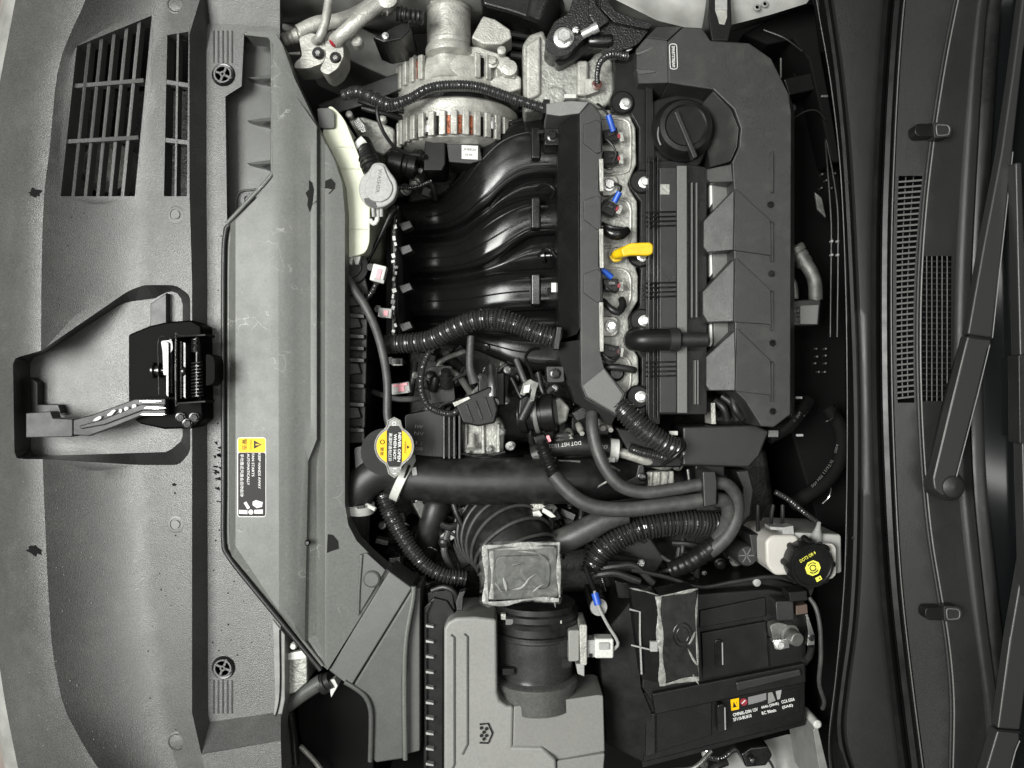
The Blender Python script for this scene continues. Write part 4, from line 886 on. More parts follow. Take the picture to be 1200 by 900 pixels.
# ---------------------------------------------------------------- timing cover and engine mount
tc = thing('timing_cover', 660, 90, -300, 'large rough aluminium timing cover between alternator and engine mount', 'engine part')
prism('casting', [(612, 52), (620, 40), (637, 34), (646, 62), (652, 72), (690, 72), (700, 58), (718, 56), (720, 108), (714, 122), (704, 128), (690, 118), (642, 118), (640, 126), (614, 132)], -96, -300, M_ALR, tc, 5)
prism('casting_rib', [(616, 52), (634, 40), (634, 110), (616, 120)], -90, -100, M_ALU, tc, 4); prism('casting_rib', [(676, 70), (690, 70), (690, 112), (676, 112)], -88, -100, M_ALU, tc, 4)
prism('sensor_pad', rounded([(684, 92), (700, 92), (703, 106), (686, 112)], 2, 2), -84, -100, M_ALU, tc, 1); lathe('cam_sensor', 699, 101, -84, UP, [(5, 0), (6, 5), (3.6, 6), (0, 4)], mat('brown_sensor', (0.10, 0.045, 0.035), 0.4), tc, 18)
lathe('oil_passage', 650, 114, -94, UP, [(12, -4), (12, 3), (9, 4), (0, 2)], M_ALR, tc, 20); box('white_clip', 668, 114, -88, 14, 5, 10, M_WPL, tc)
mt = thing('engine_mount', 690, 30, -200, 'black painted cast engine mount with zinc bolts above the timing cover', 'mount')
prism('mount_body', rounded([(640, 44), (650, 24), (666, 16), (674, -10), (702, -16), (708, 8), (724, 24), (762, 34), (748, 52), (722, 62), (704, 46), (690, 40), (664, 66), (646, 66), (638, 58)], 5, 3), -62, -140, M_CAST, mt, 3)
prism('mount_web', rounded([(690, -16), (696, -16), (700, 6), (716, 24), (700, 34), (690, 18)], 3, 2), -52, -66, M_CAST, mt, 2)
prism('mount_web', rounded([(704, -14), (712, 2), (724, 14), (764, 28), (762, 34), (720, 26), (704, 10)], 3, 2), -54, -66, M_CAST, mt, 2)
prism('lower_arm', rounded([(650, 66), (692, 44), (718, 44), (718, 52), (694, 58), (656, 78), (650, 74)], 3, 3), -78, -140, M_BLK, mt, 2)
bolt(660.5, 45, -62, 12, M_ZNC, mt); bolt(735, 53, -70, 7.5, M_ZNC, mt)
lathe('stud_bolt', 684, 40, -56, (0.9, 0.35, 0.25), [(5, -2), (5, 10), (6, 11), (6, 18), (3, 19)], M_ZNC, mt, 12); lathe('stud_nut', 675, 36, -60, UP, [(5, 0), (5, 6), (3, 7)], M_STL, mt, 6)
lathe('rubber_bush', 704, 49, -66, (1, 0, 0.1), [(7, -14), (8, -12), (8, 12), (7, 14)], M_GLS, mt, 20)
tube('sensor_lead', [(734, 66, -72), (716, 64, -64), (704, 72, -66), (700, 86, -74), (700, 98, -78)], [6, 5, 4, 3.4, 3.4], M_CORR, None, corr=(3.4, 0.14), label='black lead from the cam sensor up behind the engine cover', cat='wire')
hh = thing('wing_housing', 618, 10, -250, 'shiny black housing behind the tensioner bracket at the wing', 'housing')
prism('housing', [(560, -14), (640, -14), (642, 14), (620, 22), (596, 14), (566, 6)], -90, -250, M_GLS, hh, 5)
lathe('barrel', 628, 20, -118, (0.4, 1, 0.1), [(0, -14), (24, -14), (27, -10), (27, 30)], M_GLS, hh, 28)
# ---------------------------------------------------------------- throttle body and small hoses
tb = thing('throttle_body', 540, 515, -300, 'aluminium throttle body with black motor housing above the big coolant hose', 'throttle')
prism('motor_housing', rounded([(474, 486), (505, 480), (534, 484), (536, 536), (490, 540), (476, 530)], 4, 3), -98, -220, M_BLK, tb, 3)
for y, w, s in ((500, 9, 'IW'), (508, 11, 'NV'), (519, 8, '1:'), (526, 9, '08')): text(s, 491, y, -97.4, 4, -90 if False else -4, M_GPR, tb, w)
for k in range(4): prism('flange_rib', [(519+k*6, 484), (522+k*6, 484), (522+k*6, 538), (519+k*6, 538)], -86-k, -200, M_SAT if k % 2 else M_DST, tb, 1)
prism('throttle_casting', [(540, 494), (560, 490), (584, 488), (592, 500), (590, 532), (542, 534)], -112, -220, M_ALR, tb, 5)
for x in (546, 566, 584): prism('casting_rib', [(x-2, 496), (x+2, 496), (x+2.5, 532), (x-2.5, 532)], -106, -116, M_ALR, tb, 2)
for x, y in ((548, 528), (574, 526), (588, 506)): bolt(x, y, -108, 4.5, M_DUL, tb)
tube('casting_lip', [(540, 532, -106), (566, 536, -104), (592, 530, -106)], 2.5, M_GLS, tb, n=8)
lathe('mount_screw', 553, 516, -100, (0, -1, 0.5), [(4, -8), (4, 6), (6, 7), (6, 11)], M_ALU, tb, 14); bolt(598, 522, -96, 6, M_ZNC, tb, (0.3, -0.6, 1))
MB().lathe(568, 536, -150, (0, -1, 0), [(30, -6), (44, -6), (46, -3), (46, 3), (42, 5), (40, 8), (30, 8)], 40).build('hose_ring', M_GLS, tb)
prism('actuator', [(531, 470), (552, 462), (576, 452), (584, 480), (580, 496), (560, 500), (542, 496)], -78, -140, M_BLK, tb, 3)
for k in range(3): prism('actuator_rib', [(545+k*11, 474-k*4), (547+k*11, 473-k*4), (555+k*11, 494-k*3), (553+k*11, 495-k*3)], -76, -80, M_GLS, tb, 0.4)
prism('silver_strip', [(530, 472), (549, 464.5), (552, 467), (533, 477)], -74, -90, M_ALU, tb, 0.8)
vp = thing('vacuum_pipe', 576, 450, -250, 'short vertical steel pipe with hexagon end above the throttle body', 'pipe')
tube('pipe_body', [(575, 432, -110), (576, 450, -90), (576.5, 466, -84)], 7, M_STL, vp, n=20)
bolt(577, 471, -88, 8, M_ZNC, vp, (0, -0.8, 0.6), 'hex_end')
prism('pipe_mount', [(560, 436), (592, 436), (592, 476), (560, 476)], -112, -250, M_BLK, vp, 3)
tube('vacuum_hose', [(552, 394, -76), (551, 412, -74), (551, 432, -74), (556, 448, -78)], [4.5, 4.5, 4.8, 6.2], M_HOSE, None, label='short thin grey hose dropping from the thick ribbed conduit', cat='hose')
tube('thin_ribbed_conduit', [(503, 412, -84), (496, 428, -82), (493, 450, -82), (497, 468, -84), (508, 480, -86), (528, 485, -86), (538, 480, -84)], 4.2, M_CORR, None, corr=(2.8, 0.18), n=12, label='thin ribbed black conduit curving down to the throttle body', cat='conduit')
msc = thing('sensor_block', 500, 440, -250, 'dark sensor block behind the thin ribbed conduit', 'sensor')
prism('block', rounded([(500, 430), (530, 428), (534, 470), (505, 474)], 4, 3), -120, -250, M_BLK, msc, 2); lathe('stub', 523, 448, -112, (0, 1, 0.6), [(8, -6), (8, 8), (6, 9), (6, 16)], M_DST, msc, 18); lathe('stub', 508, 452, -112, (0.3, 1, 0.4), [(6, -6), (6, 8), (4, 12)], M_BLK, msc, 14)
pv = thing('purge_valve', 632, 485, -250, 'round black purge valve with elbow and silver clip below wiring cover', 'valve')
lathe('valve_barrel', 606, 488, -88, (1, 0.12, 0.18), [(0, 0), (14, 0), (20, 3), (21, 12), (18, 13), (18, 18), (21, 19), (21, 24), (19, 25), (19, 30), (22, 31), (22, 44), (20, 46)], M_BLK, pv, 32)
lathe('valve_band', 627, 486, -85, (1, 0.12, 0.18), [(22, 0), (22.5, 1), (22.5, 4), (22, 5)], M_FAC, pv, 32)
prism('valve_neck', [(608, 468), (618, 462), (628, 468), (620, 490), (606, 492)], -62, -90, M_BLK, pv, 3)
lathe('nozzle', 614, 486, -60, (0.45, 0.9, 0.2), [(5.5, -6), (5.5, 22)], M_SAT, pv, 16)
prism('clip_frame', [(613, 449), (621, 444), (632, 449), (629, 456), (626, 470), (620, 472), (623, 456), (614, 464), (609, 462)], -50, -58, M_DUL, pv, 0.8)
prism('clip_core', [(614, 452), (622, 450), (620, 460), (613, 461)], -48, -52, M_WPL, pv, 0.6)
prism('outlet_elbow', [(624, 512), (638, 508), (644, 520), (630, 526)], -66, -100, M_BLK, pv, 2); box('pink_lock', 643, 514, -66, 4, 8, 4, M_PNK, pv, ang=20)
tube('valve_lead', [(626, 446, -52), (620, 430, -62), (616, 418, -70), (622, 410, -76), (632, 408, -82)], 2, M_GLS, pv, n=8)
prism('valve_post', [(612, 470), (650, 470), (650, 505), (612, 505)], -112, -250, M_BLK, pv, 3)
prism('alloy_bracket', [(629, 476), (656, 465), (668, 478), (664, 494), (652, 500), (648, 486)], -96, -250, M_ALR, None, 3, label='small rough aluminium bracket right of the purge valve', cat='bracket')
vh = thing('black_fuel_hose', 680, 525, -250, 'thick black hose with white lettering ending in a white clamp', 'hose')
tube('hose_body', [(626, 534, -100), (642, 528, -96), (662, 523, -94), (690, 522, -94), (716, 527, -94), (724, 530, -94)], 12.5, M_RUB, vh, n=24)
text('DOT HST 11/32', 662, 521, -79.0, 4.4, 186, M_WPR, vh, 38); text('(23)', 707, 523, -79.4, 5, 172, M_WPR, vh, 10, 0.02)
lathe('hose_clamp', 714, 527, -94, (1, -0.1, 0), [(13, 0), (13.6, 0.5), (13.6, 10), (13, 10.5)], M_WPL, vh, 28)
prism('clamp_ear', [(713, 536), (721, 536), (721, 542), (713, 542)], -78, -96, M_WPL, vh, 1)
tube('metal_pipe', [(722, 529, -94), (740, 534, -94), (758, 540, -96), (775, 545, -110)], 6, M_ALU, vh)
for x, y in ((640, 536), (668, 540)): tube('wire_clip', [(x-14, y, -86), (x+12, y+1, -86)], 1.6, M_DUL, vh, n=8)
cn = thing('coolant_outlet', 690, 485, -250, 'cluster of steel coolant outlets between wiring cover and black hose', 'outlet')
prism('outlet_body', [(668, 480), (690, 472), (714, 484), (716, 512), (668, 514)], -120, -250, M_BLK, cn, 4)
prism('outlet_arm', [(670, 484), (684, 476), (706, 480), (700, 486), (676, 494)], -88, -120, M_DST, cn, 1.5)
for x, y, r in ((678, 498, 4), (666, 506, 5), (702, 492, 5), (711, 494, 4)): lathe('outlet_pin', x, y, -110, (0.1, -0.4, 1), [(r, 0), (r, 16), (r*0.7, 18), (r*0.7, 24)], M_ALU, cn, 14)
lathe('flat_washer', 660, 512, -92, (0, -0.8, 0.6), [(12, 0), (12, 2), (8, 3)], M_STL, cn, 20)
tube('slim_heater_hose', [(694, 484, -70), (694, 500, -62), (699, 525, -58), (710, 550, -55), (728, 570, -54), (755, 577, -54), (790, 573, -54), (824, 567, -54)], [6.5, 7.5, 7.5, 7.5, 7.5, 7.5, 7.5, 7.5], M_HOSE, None, n=18, label='slimmer grey heater hose bending from coolant outlet to the hose holder', cat='hose')
hb = thing('heater_hose', 730, 590, -250, 'thicker grey heater hose sweeping from purge valve to the hose holder', 'hose')
tube('hose_body', [(648, 556, -56), (662, 572, -54), (680, 587, -52), (702, 595, -52), (735, 597, -52), (780, 592, -52), (826, 586, -53)], 9.0, M_HOSE, hb, n=18)
tube('ribbed_boot', [(634, 518, -64), (640, 535, -60), (650, 558, -56)], [8.5, 8.5, 9], M_BLK, hb, corr=(6, 0.15), n=18)
text('ᛜ', 718, 596, -43, 3, 0, M_KPR, hb, 5) if False else None
hk = thing('hose_holder', 833, 575, -160, 'black plastic holder clamping the two grey heater hoses', 'holder')
prism('holder_body', [(823, 552), (839, 552), (841, 566), (840, 592), (825, 595)], -38, -75, M_SAT, hk, 2); prism('holder_foot', [(814, 538), (850, 538), (852, 600), (816, 600)], -85, -160, M_BLK, hk, 3)
for y in (567, 586): lathe('white_dot', 821.5, y, -52, (-1, 0, 0.25), [(4.2, 0), (4.2, 1.2), (0, 1.2)], M_WPR, hk, 14)
tube('heater_hose_tail', [(838, 566, -54), (852, 568, -56), (862, 580, -60), (864, 600, -66), (856, 622, -72), (840, 640, -80), (822, 650, -90), (804, 658, -100)], [7.5, 7.5, 7.8, 8, 8.5, 9, 10, 10], M_HOSE, None, n=18, label='outer grey hose tail curving down behind the hose holder', cat='hose')
tube('heater_hose_tail', [(838, 585, -56), (850, 588, -60), (854, 602, -68), (848, 622, -78), (834, 640, -88)], 8.5, M_HOSE, None, n=18, label='inner grey hose tail tucked inside the outer one', cat='hose')
prism('hose_guide', [(862, 552), (878, 550), (884, 575), (880, 604), (868, 616), (858, 610), (868, 596), (870, 572)], -88, -160, M_SAT, None, 3, label='curved black plastic guide right of the hose tails', cat='bracket')
wc2 = thing('cover_conduit', 765, 505, -200, 'thick ribbed conduit leaving the lower tip of the wiring cover', 'conduit')
tube('conduit', [(724, 474, -62), (738, 488, -58), (756, 504, -56), (776, 518, -58), (798, 528, -66)], [13, 14, 14, 13, 11], M_CORR, wc2, corr=(4.6, 0.18), n=22)
tube('tape_loop', [(776, 545, -62), (792, 534, -48), (802, 522, -52), (796, 514, -66)], 2.4, M_BLK, wc2, n=10)
tube('lower_conduit', [(738, 525, -84), (752, 530, -82), (770, 534, -82), (786, 538, -84)], 6, M_CORR, wc2, corr=(3, 0.2), n=14)
prism('conduit_bed', [(720, 500), (800, 512), (800, 548), (757, 548), (735, 530)], -92, -200, M_BLK, wc2, 3)
alg = thing('gear_lever_bracket', 770, 560, -215, 'aluminium gear lever bracket with black bolt under the slim heater hose', 'bracket')
prism('alloy_web', [(757, 553), (790, 552), (790, 574), (760, 572)], -105, -215, M_ALU, alg, 2)
for k in range(3): prism('alloy_rib', [(762+k*9, 553), (765+k*9, 553), (764+k*9, 572), (761+k*9, 572)], -101, -106, M_ALR, alg, 0.6)
prism('black_arm', [(732, 564), (745, 558), (748, 544), (755, 544), (757, 568), (735, 570)], -95, -215, M_SAT, alg, 2); bolt(752.5, 559, -95, 5.5, M_DST, alg)
for a, b in (((695, 574, -80), (712, 564, -78)), ((714, 545, -80), (726, 552, -80)), ((716, 562, -84), (722, 574, -84)), ((806, 550, -72), (808, 566, -72))): tube('bright_pin', [a, b], 1.7, M_DUL, alg, n=8)
bolt(757, 528, -78, 0.1, M_ZNC, alg) if False else box('white_nut', 789, 507.5, -70, 10, 5, 6, M_WPL, alg)

# ---------------------------------------------------------------- radiator cap and coolant hose
rn = thing('radiator_neck', 432, 555, -200, 'black plastic radiator neck elbow with pale hose clamps under the yellow cap', 'neck')
tube('elbow', [(462, 552, -92), (446, 552, -86), (430, 562, -84), (420, 578, -86), (417, 600, -92), (416, 640, -110)], [24, 22, 21, 19, 17, 16], M_SAT, rn, n=28)
lathe('filler_tower', 452, 527, -90, (0.12, 0.03, 1), [(20, 0), (20, 12), (22, 14), (22, 40), (26, 42), (26, 46)], M_BLK, rn, 32)
prism('neck_plate', rounded([(414, 524), (438, 520), (440, 548), (416, 552)], 5, 3), -72, -100, M_SAT, rn, 2)
lathe('hose_clamp', 469, 557, -97, (0.90, -0.44, 0), [(27.5, 0), (29.5, 0.6), (29.5, 10), (27.5, 10.6)], M_WPL, rn, 40)
lathe('hose_clamp', 418, 588, -88, (-0.1, -1, -0.15), [(19.3, 0), (21, 0.6), (21, 11), (19.3, 11.6)], M_WPL, rn, 36)
box('clamp_window', 423, 594, -67.5, 9, 4, 3, M_BLK, rn, ang=8); box('clamp_window', 411, 595, -67.5, 6, 4, 3, M_BLK, rn, ang=-4)
tube('clamp_ear', [(428, 591, -76), (440, 597, -72)], 2.6, M_WPL, rn, n=8); tube('clamp_window', [(474, 560, -66), (480, 545, -66)], 1.6, M_BLK, rn, n=8)
box('clamp_ear', 486, 552, -72, 6, 10, 8, M_GPL, rn, ang=10)
cp = thing('coolant_filler_cap', 462, 523, -45, 'yellow and black two-eared radiator cap with hot warning print', 'cap')
ring = [(462+22.5*math.cos(R(a)), 523+22.5*math.sin(R(a))) for a in range(-62, 63, 8)]+[(470.5, 546), (468, 555), (462, 559.5), (456, 555), (453.5, 546)]+[(462+22.5*math.cos(R(a)), 523+22.5*math.sin(R(a))) for a in range(118, 243, 8)]+[(453.5, 500), (455, 493), (462, 489.5), (469, 493), (470.5, 500)]
prism('cap_plate', ring, -38, -44, mat('brushed_cap_metal', (0.16, 0.16, 0.155), 0.45, metal=0.5, mottle=0.2), cp, 1.4)
tube('cap_rim', [(x, y, -37.8) for x, y in ring], 0.9, M_ALU, cp, n=6, closed=True, smooth=False)
MB().lathe(462, 523, -52, UP, [(24, 0), (24, 9), (22, 10)], 36).build('cap_skirt', M_DST, cp)
zc = -37.6
MB().lathe(462, 523, zc-0.4, UP, [(20.6, 0), (20.6, 0.5), (0, 0.5)], 40).build('yellow_disc', M_YPR, cp)
MB().poly([(453.2, 505, zc+.4), (453.2, 541, zc+.4), (456, 547, zc+.4), (468, 547, zc+.4), (471, 541, zc+.4), (471, 505, zc+.4), (467, 499, zc+.4), (457, 499, zc+.4)]).build('black_band', M_KPR, cp)
zc += 0.8
text('NEVER OPEN', 468, 524, zc, 3.6, -92, M_WPR, cp, 34, 0.03); text('WHEN HOT.', 462.8, 524, zc, 3.6, -92, M_WPR, cp, 31, 0.03); text('高温时请勿打开', 457.3, 524, zc, 4.2, -92, M_WPR, cp, 33, 0.01)
text('WARNING', 474.8, 524, zc, 1.8, -90, M_KPR, cp, 14); MB().poly([(480, 524, zc), (476.8, 522, zc), (476.8, 526, zc)]).build('warning_triangle', M_KPR, cp)
text('警告', 447.5, 529, zc, 4, -90, M_KPR, cp, 10); tube('warning_ring', [(448+2.4*math.cos(R(a)), 518+2.4*math.sin(R(a)), zc) for a in range(0, 360, 30)], 0.35, M_KPR, cp, n=5, closed=True)
text('CC', 462, 497.5, -37.4, 5, -92, M_WPR, cp, 7, 0.03); text('1.1', 462.5, 552, -37.4, 4.6, -92, M_WPR, cp, 7, 0.03)
tube('coolant_hose', [(456, 552, -98), (480, 558, -98), (510, 562, -98), (560, 564, -98), (620, 563, -98), (680, 563, -102), (720, 560, -125), (760, 555, -150)], [25, 26, 27, 27.5, 27.5, 27, 26, 25], M_RUB, None, n=36, label='fat smooth black coolant hose running across below the throttle body', cat='hose')
tube('angled_hose', [(735, 602, -90), (712, 608, -90), (688, 620, -92), (664, 632, -96), (640, 640, -110)], [11, 13, 14.5, 15, 15], M_HOSE, None, n=22, label='grey rubber hose slanting from heater hoses to intake bellows', cat='hose')
tube('drain_conduit', [(448, 576, -100), (454, 594, -100), (464, 614, -98), (478, 638, -98), (498, 662, -100), (520, 674, -102), (545, 678, -108)], [11, 11, 10.5, 10, 9.5, 9, 9], M_CORR, None, corr=(4.4, 0.2), n=18, label='ribbed black conduit curving below the radiator neck', cat='conduit')
dh = thing('dark_elbow_hose', 515, 610, -250, 'smooth dark hose elbow with wire clamp below the coolant hose', 'hose')
tube('hose_body', [(518, 582, -140), (512, 592, -128), (506, 612, -128), (500, 632, -138), (496, 655, -160)], 15, M_RUB, dh, n=22)
tube('wire_clamp', [(489, 640, -130), (490, 625, -124), (500, 614, -122)], 1.2, M_STL, dh, n=6); tube('wire_clamp', [(494, 648, -130), (502, 641, -124), (512, 645, -130)], 1.2, M_STL, dh, n=6)
for q in ([(515, 628), (524, 622), (528, 632), (520, 640)], [(526, 626), (534, 620), (536, 628), (528, 634)]): prism('clamp_tab', q, -128, -150, M_GPL, dh, 1)
prism('gear_selector', [(536, 592), (550, 588), (556, 660), (540, 670), (528, 640)], -140, -250, M_BLK, None, 4, label='black plastic selector block left of the intake bellows', cat='housing')
tube('selector_cable', [(530, 586, -110), (536, 604, -108), (546, 626, -112), (550, 646, -120)], 3.5, M_RUB, None, label='short black cable left of the intake bellows', cat='cable')
for x, y, l in ((628, 596, 6), (640, 600, 7), (650, 594, 5)): pass
sp3 = thing('spring_clamp', 640, 598, -160, 'bright spring hose clamp with two ears beside the intake bellows', 'clamp')
prism('ear', [(624, 600), (632, 598), (636, 604), (630, 608), (625, 606)], -84, -96, M_WPL, sp3, 1); prism('ear', [(637, 595), (646, 600), (652, 606), (646, 607), (635, 600)], -82, -96, M_WPL, sp3, 1)
prism('clamp_base', [(612, 588), (630, 586), (640, 594), (626, 602)], -100, -160, M_ALU, sp3, 1)

# ---------------------------------------------------------------- intake: bellows, flow meter, air box
bl = thing('intake_bellows', 600, 650, -250, 'wide black rubber intake bellows above the film-wrapped box', 'bellows')
bpath = [(611, 690, -86), (611, 668, -86), (606, 650, -92), (598, 636, -104), (586, 624, -128), (574, 616, -165), (566, 612, -210)]
tube('bellows_tube', bpath, [42, 44, 46, 47, 48, 48, 48], M_RUB, bl, n=40)
bp = [W(*p) for p in crom(bpath, 2)]; acc = 0; nxt = 0.030
for i in range(1, len(bp)-1):
    acc += (bp[i]-bp[i-1]).length
    if acc >= nxt:
        nxt += 0.0125; t_ = (bp[i+1]-bp[i-1]).normalized(); u_ = t_.orthogonal().normalized(); w_ = t_.cross(u_); rr = 0.0545
        MB().sweep([bp[i]+(u_*math.cos(a*math.pi/24)+w_*math.sin(a*math.pi/24))*rr for a in range(48)], [0.0022]*48, 8, closed=True).build('bellows_rib', M_HOSE, bl)
fw = thing('wrapped_duct_box', 610, 672, -120, 'box on the intake duct wrapped in wrinkled clear film', 'box')
prism('box_body', rounded([(568, 641), (652, 640), (655, 700), (570, 704)], 5, 3), -36, -110, M_DUCT, fw, 2)
prism('box_pad', rounded([(581, 652), (640, 650), (646, 664), (644, 690), (584, 693), (579, 670)], 7, 3), -33, -37, M_DUCT, fw, 2)
def film(name, pts, amp, parent, step=5, z0=-30, fold=0.0):
    rnd = random.Random(5); ph = [(rnd.uniform(0.1, 0.35), rnd.uniform(0.1, 0.35), rnd.uniform(0, 6)) for _ in range(7)]
    return MB().sheet(pts, [], [], lambda x, y: z0+amp*sum(math.sin(a*x+b*y*(1 if i % 2 else -1)+c) for i, (a, b, c) in enumerate(ph))/3, step).build(name, M_FILM, parent, angle=60)
film('film_sheet', [(562, 637), (590, 634), (657, 635), (659, 702), (656, 708), (620, 705), (572, 712), (562, 707)], 1.6, fw, 4, -29.5)
def fold(pts, r, parent, seed=0):
    rnd = random.Random(seed); q = crom(pts, 3)
    n = len(q); A = []; B = []
    for i in range(n):      # a flat crinkled ribbon, its width wandering
        a, b = q[max(0, i-1)], q[min(n-1, i+1)]; l = math.hypot(b[0]-a[0], b[1]-a[1]) or 1; nx, ny = -(b[1]-a[1])/l, (b[0]-a[0])/l
        w = r*(0.75+0.35*math.sin(i*0.37+seed)+0.15*rnd.random())*(1 if r > 1.5 else min(1, 4*i/n+0.2, 4*(n-1-i)/n+0.2)); x, y, z = q[i]
        A.append((x+nx*w*1.6, y+ny*w*1.6, z+rnd.uniform(-.3, .3))); B.append((x-nx*w*1.2, y-ny*w*1.2, z+rnd.uniform(-.3, .3)))
    C = [lerp(a, b, 0.45) for a, b in zip(A, B)]; C = [(x, y, z+0.9) for x, y, z in C]
    MB().loft([A, C, B], n).build('film_fold', M_FOLD, parent, angle=60)
M_FOLD = M_FILM.copy(); M_FOLD.name = 'film_crease'; [setattr(n.inputs[3], 'default_value', 0.30) or setattr(n.inputs[4], 'default_value', 0.75) for n in M_FOLD.node_tree.nodes if n.type == 'MAP_RANGE']; [setattr(n.inputs['Scale'], 'default_value', 70) for n in M_FOLD.node_tree.nodes if n.type == 'TEX_NOISE']
M_CLR = M_FILM.copy(); M_CLR.name = 'clear_smooth_film'; [setattr(n.inputs[4], 'default_value', 0.02) for n in M_CLR.node_tree.nodes if n.type == 'MAP_RANGE']
for i, (p, r) in enumerate((([(568, 640, -27), (570, 670, -27), (569, 706, -27)], 2.2), ([(576, 646, -28), (577, 676, -28), (576, 702, -28)], 1.6), ([(566, 641, -27), (610, 638, -27), (656, 637, -27)], 1.8), ([(574, 645, -28), (615, 642, -28), (650, 641, -28)], 1.2), ([(655, 638, -27), (655, 670, -27), (656, 700, -27)], 1.6), ([(566, 706, -27), (590, 707, -27), (622, 702, -27), (655, 703, -27)], 1.8), ([(597, 692, -29), (612, 688, -29), (620, 678, -29), (632, 670, -29)], 0.8), ([(590, 676, -29), (594, 694, -29)], 1.0), ([(606, 646, -29), (628, 648, -29), (640, 656, -29)], 0.8), ([(624, 694, -29), (634, 686, -29), (642, 684, -29)], 1.0), ([(580, 682, -29), (588, 694, -29)], 1.2), ([(650, 704, -27), (651, 712, -34)], 1.4))): fold(p, r, fw, i)
fm = thing('air_flow_meter', 628, 765, -200, 'black ribbed air flow meter tube with pale sensor above the air box', 'sensor')
MB().lathe(628, 738, -104, (0, 1, 0), [(50, 0), (50, 3), (47, 4), (47, 12), (50, 13), (51, 18), (49, 20), (49, 26), (46, 28), (46, 34)], 56).build('hose_collar', M_RUB, fm)
MB().lathe(628, 792, -102, (0, 1, 0), [(43, 0), (43, 48), (45, 50), (45, 56), (40, 57)], 56).build('meter_tube', mat('sheen_black_plastic', (0.03, 0.03, 0.03), 0.28, spec=0.9, mottle=0.2), fm)
MB().lathe(628, 824, -94, (0, 1, 0), [(44, 0), (47, 2), (47, 24), (49, 25), (49, 31), (44, 33)], 56).build('outlet_flange', mat('grey_flange_plastic', (0.075, 0.075, 0.072), 0.28, spec=0.8, mottle=0.2), fm)
box('collar_clasp', 597, 728, -62, 9, 7, 8, M_FAC, fm); box('collar_clasp', 656, 730, -62, 5, 8, 8, M_ALU, fm); box('collar_clasp', 590, 722, -66, 6, 7, 8, M_ALU, fm)
box('embossed_frame', 632, 746, -58.5, 18, 6, 1.6, M_SAT, fm, bevel=0.4); box('embossed_frame', 632, 746, -58, 13, 3, 1.8, M_BLK, fm, bevel=0.4)
text('HYUNDAI', 631, 770, -57.8, 4, -90, M_GPR, fm, 28) if False else None
text('MATGAS', 631, 766, -57.6, 3.4, -92, M_GPR, fm, 26); text('28164', 641, 764, -59, 3.4, -92, M_GPR, fm, 22); tube('embossed_ring', [(625+2.6*math.cos(R(a)), 767+2.6*math.sin(R(a)), -58) for a in range(0, 360, 30)], 0.5, M_SAT, fm, n=5, closed=True)
prism('sensor_block', rounded([(666, 739), (679, 738), (679, 775), (666, 776)], 2, 2), -58, -110, M_LID, fm, 2); prism('sensor_flange', rounded([(679, 732), (688, 732), (688, 780), (680, 780)], 2, 2), -54, -110, M_ALU, fm, 1.2)
box('plug_neck', 694, 757, -72, 14, 20, 22, M_GPL, fm); box('wire_plug', 707, 757, -70, 22, 23, 22, M_WPL, fm, bevel=2.5); box('plug_latch', 708, 757, -58, 12, 8, 4, M_GPL, fm)
for y in (746, 768): box('plug_slot', 692, y, -60, 4, 4, 4, M_BLK, fm)
prism('sensor_foot', [(675, 778), (685, 778), (685, 793), (677, 790)], -66, -110, M_GPL, fm, 1)
sw = thing('sensor_lead', 700, 710, -160, 'thin sensor lead with blue tape and grey disc beside battery cover', 'wire')
tube('lead', [(686, 664, -84), (692, 680, -74), (697, 694, -64), (702, 712, -60), (712, 732, -60), (722, 748, -62), (724, 756, -64), (718, 762, -68)], 1.9, M_GPL, sw, n=8); tube('lead_sleeve', [(686, 664, -84), (692, 680, -74), (697, 693, -64)], 3, M_BLK, sw, n=8)
tube('blue_tape', [(697, 695, -62), (701, 709, -58)], 4.4, M_BLU, sw, n=12)
lathe('grey_disc', 701, 711, -68, (0.2, 0.1, 1), [(10, 0), (10, 3), (0, 3)], M_GPL, sw, 20); prism('lead_post', [(692, 704), (712, 704), (712, 720), (692, 720)], -72, -160, M_BLK, sw, 2)

ab = thing('air_box', 600, 820, -250, 'pale grey air filter box lid with long grooves and honeycomb mark', 'air box')
lid = [(520, 737), (524, 729), (534, 724), (556, 723), (582, 726), (583, 812), (586, 822), (594, 826), (622, 823), (700, 813), (708, 814), (709, 880), (704, 930), (520, 930)]
lid = [(520, 737), (524, 729), (534, 724), (556, 723), (582, 726), (583, 812), (586, 822), (594, 827), (602, 828), (601, 875), (636, 876), (652, 891), (653, 930), (520, 930)]
prism('lid', lid, -44, -140, M_LID, ab, 4)
prism('lid_ledge', [(602, 828, -45), (622, 826, -48), (700, 815, -64), (707, 815, -70), (709, 882, -70), (652, 891, -54), (636, 876, -48), (601, 875, -45)], 0, -140, M_LID, ab, 2)
prism('lid_step', [(652.5, 892, -50), (709, 883, -62), (705, 930, -62), (653, 930, -50)], 0, -140, M_LID, ab, 2)
for x, y0, y1 in ((532.5, 744, 896), (548, 743, 872)): tube('lid_groove', [(x-4, y0, -43.2), (x, y0+3, -43.2), (x, y1, -43.2), (x-6, y1+12, -43.2)], 1.3, M_DUCT, ab, n=8, smooth=False)
hx = MB()
hx.tube([(562, 849, -41.8), (572, 848, -41.8), (577, 859.5, -41.8), (572, 871, -41.8), (562, 870.5, -41.8)], 0.9, smooth=False, n=6)
for x, y in ((564, 853), (570, 854), (567, 858), (564, 862), (570, 862), (567, 866)): hx.lathe(x, y, -42.5, UP, [(1.9, 0), (1.9, 1), (0, 1)], 10)
hx.build('honeycomb_mark', M_KPR, ab)
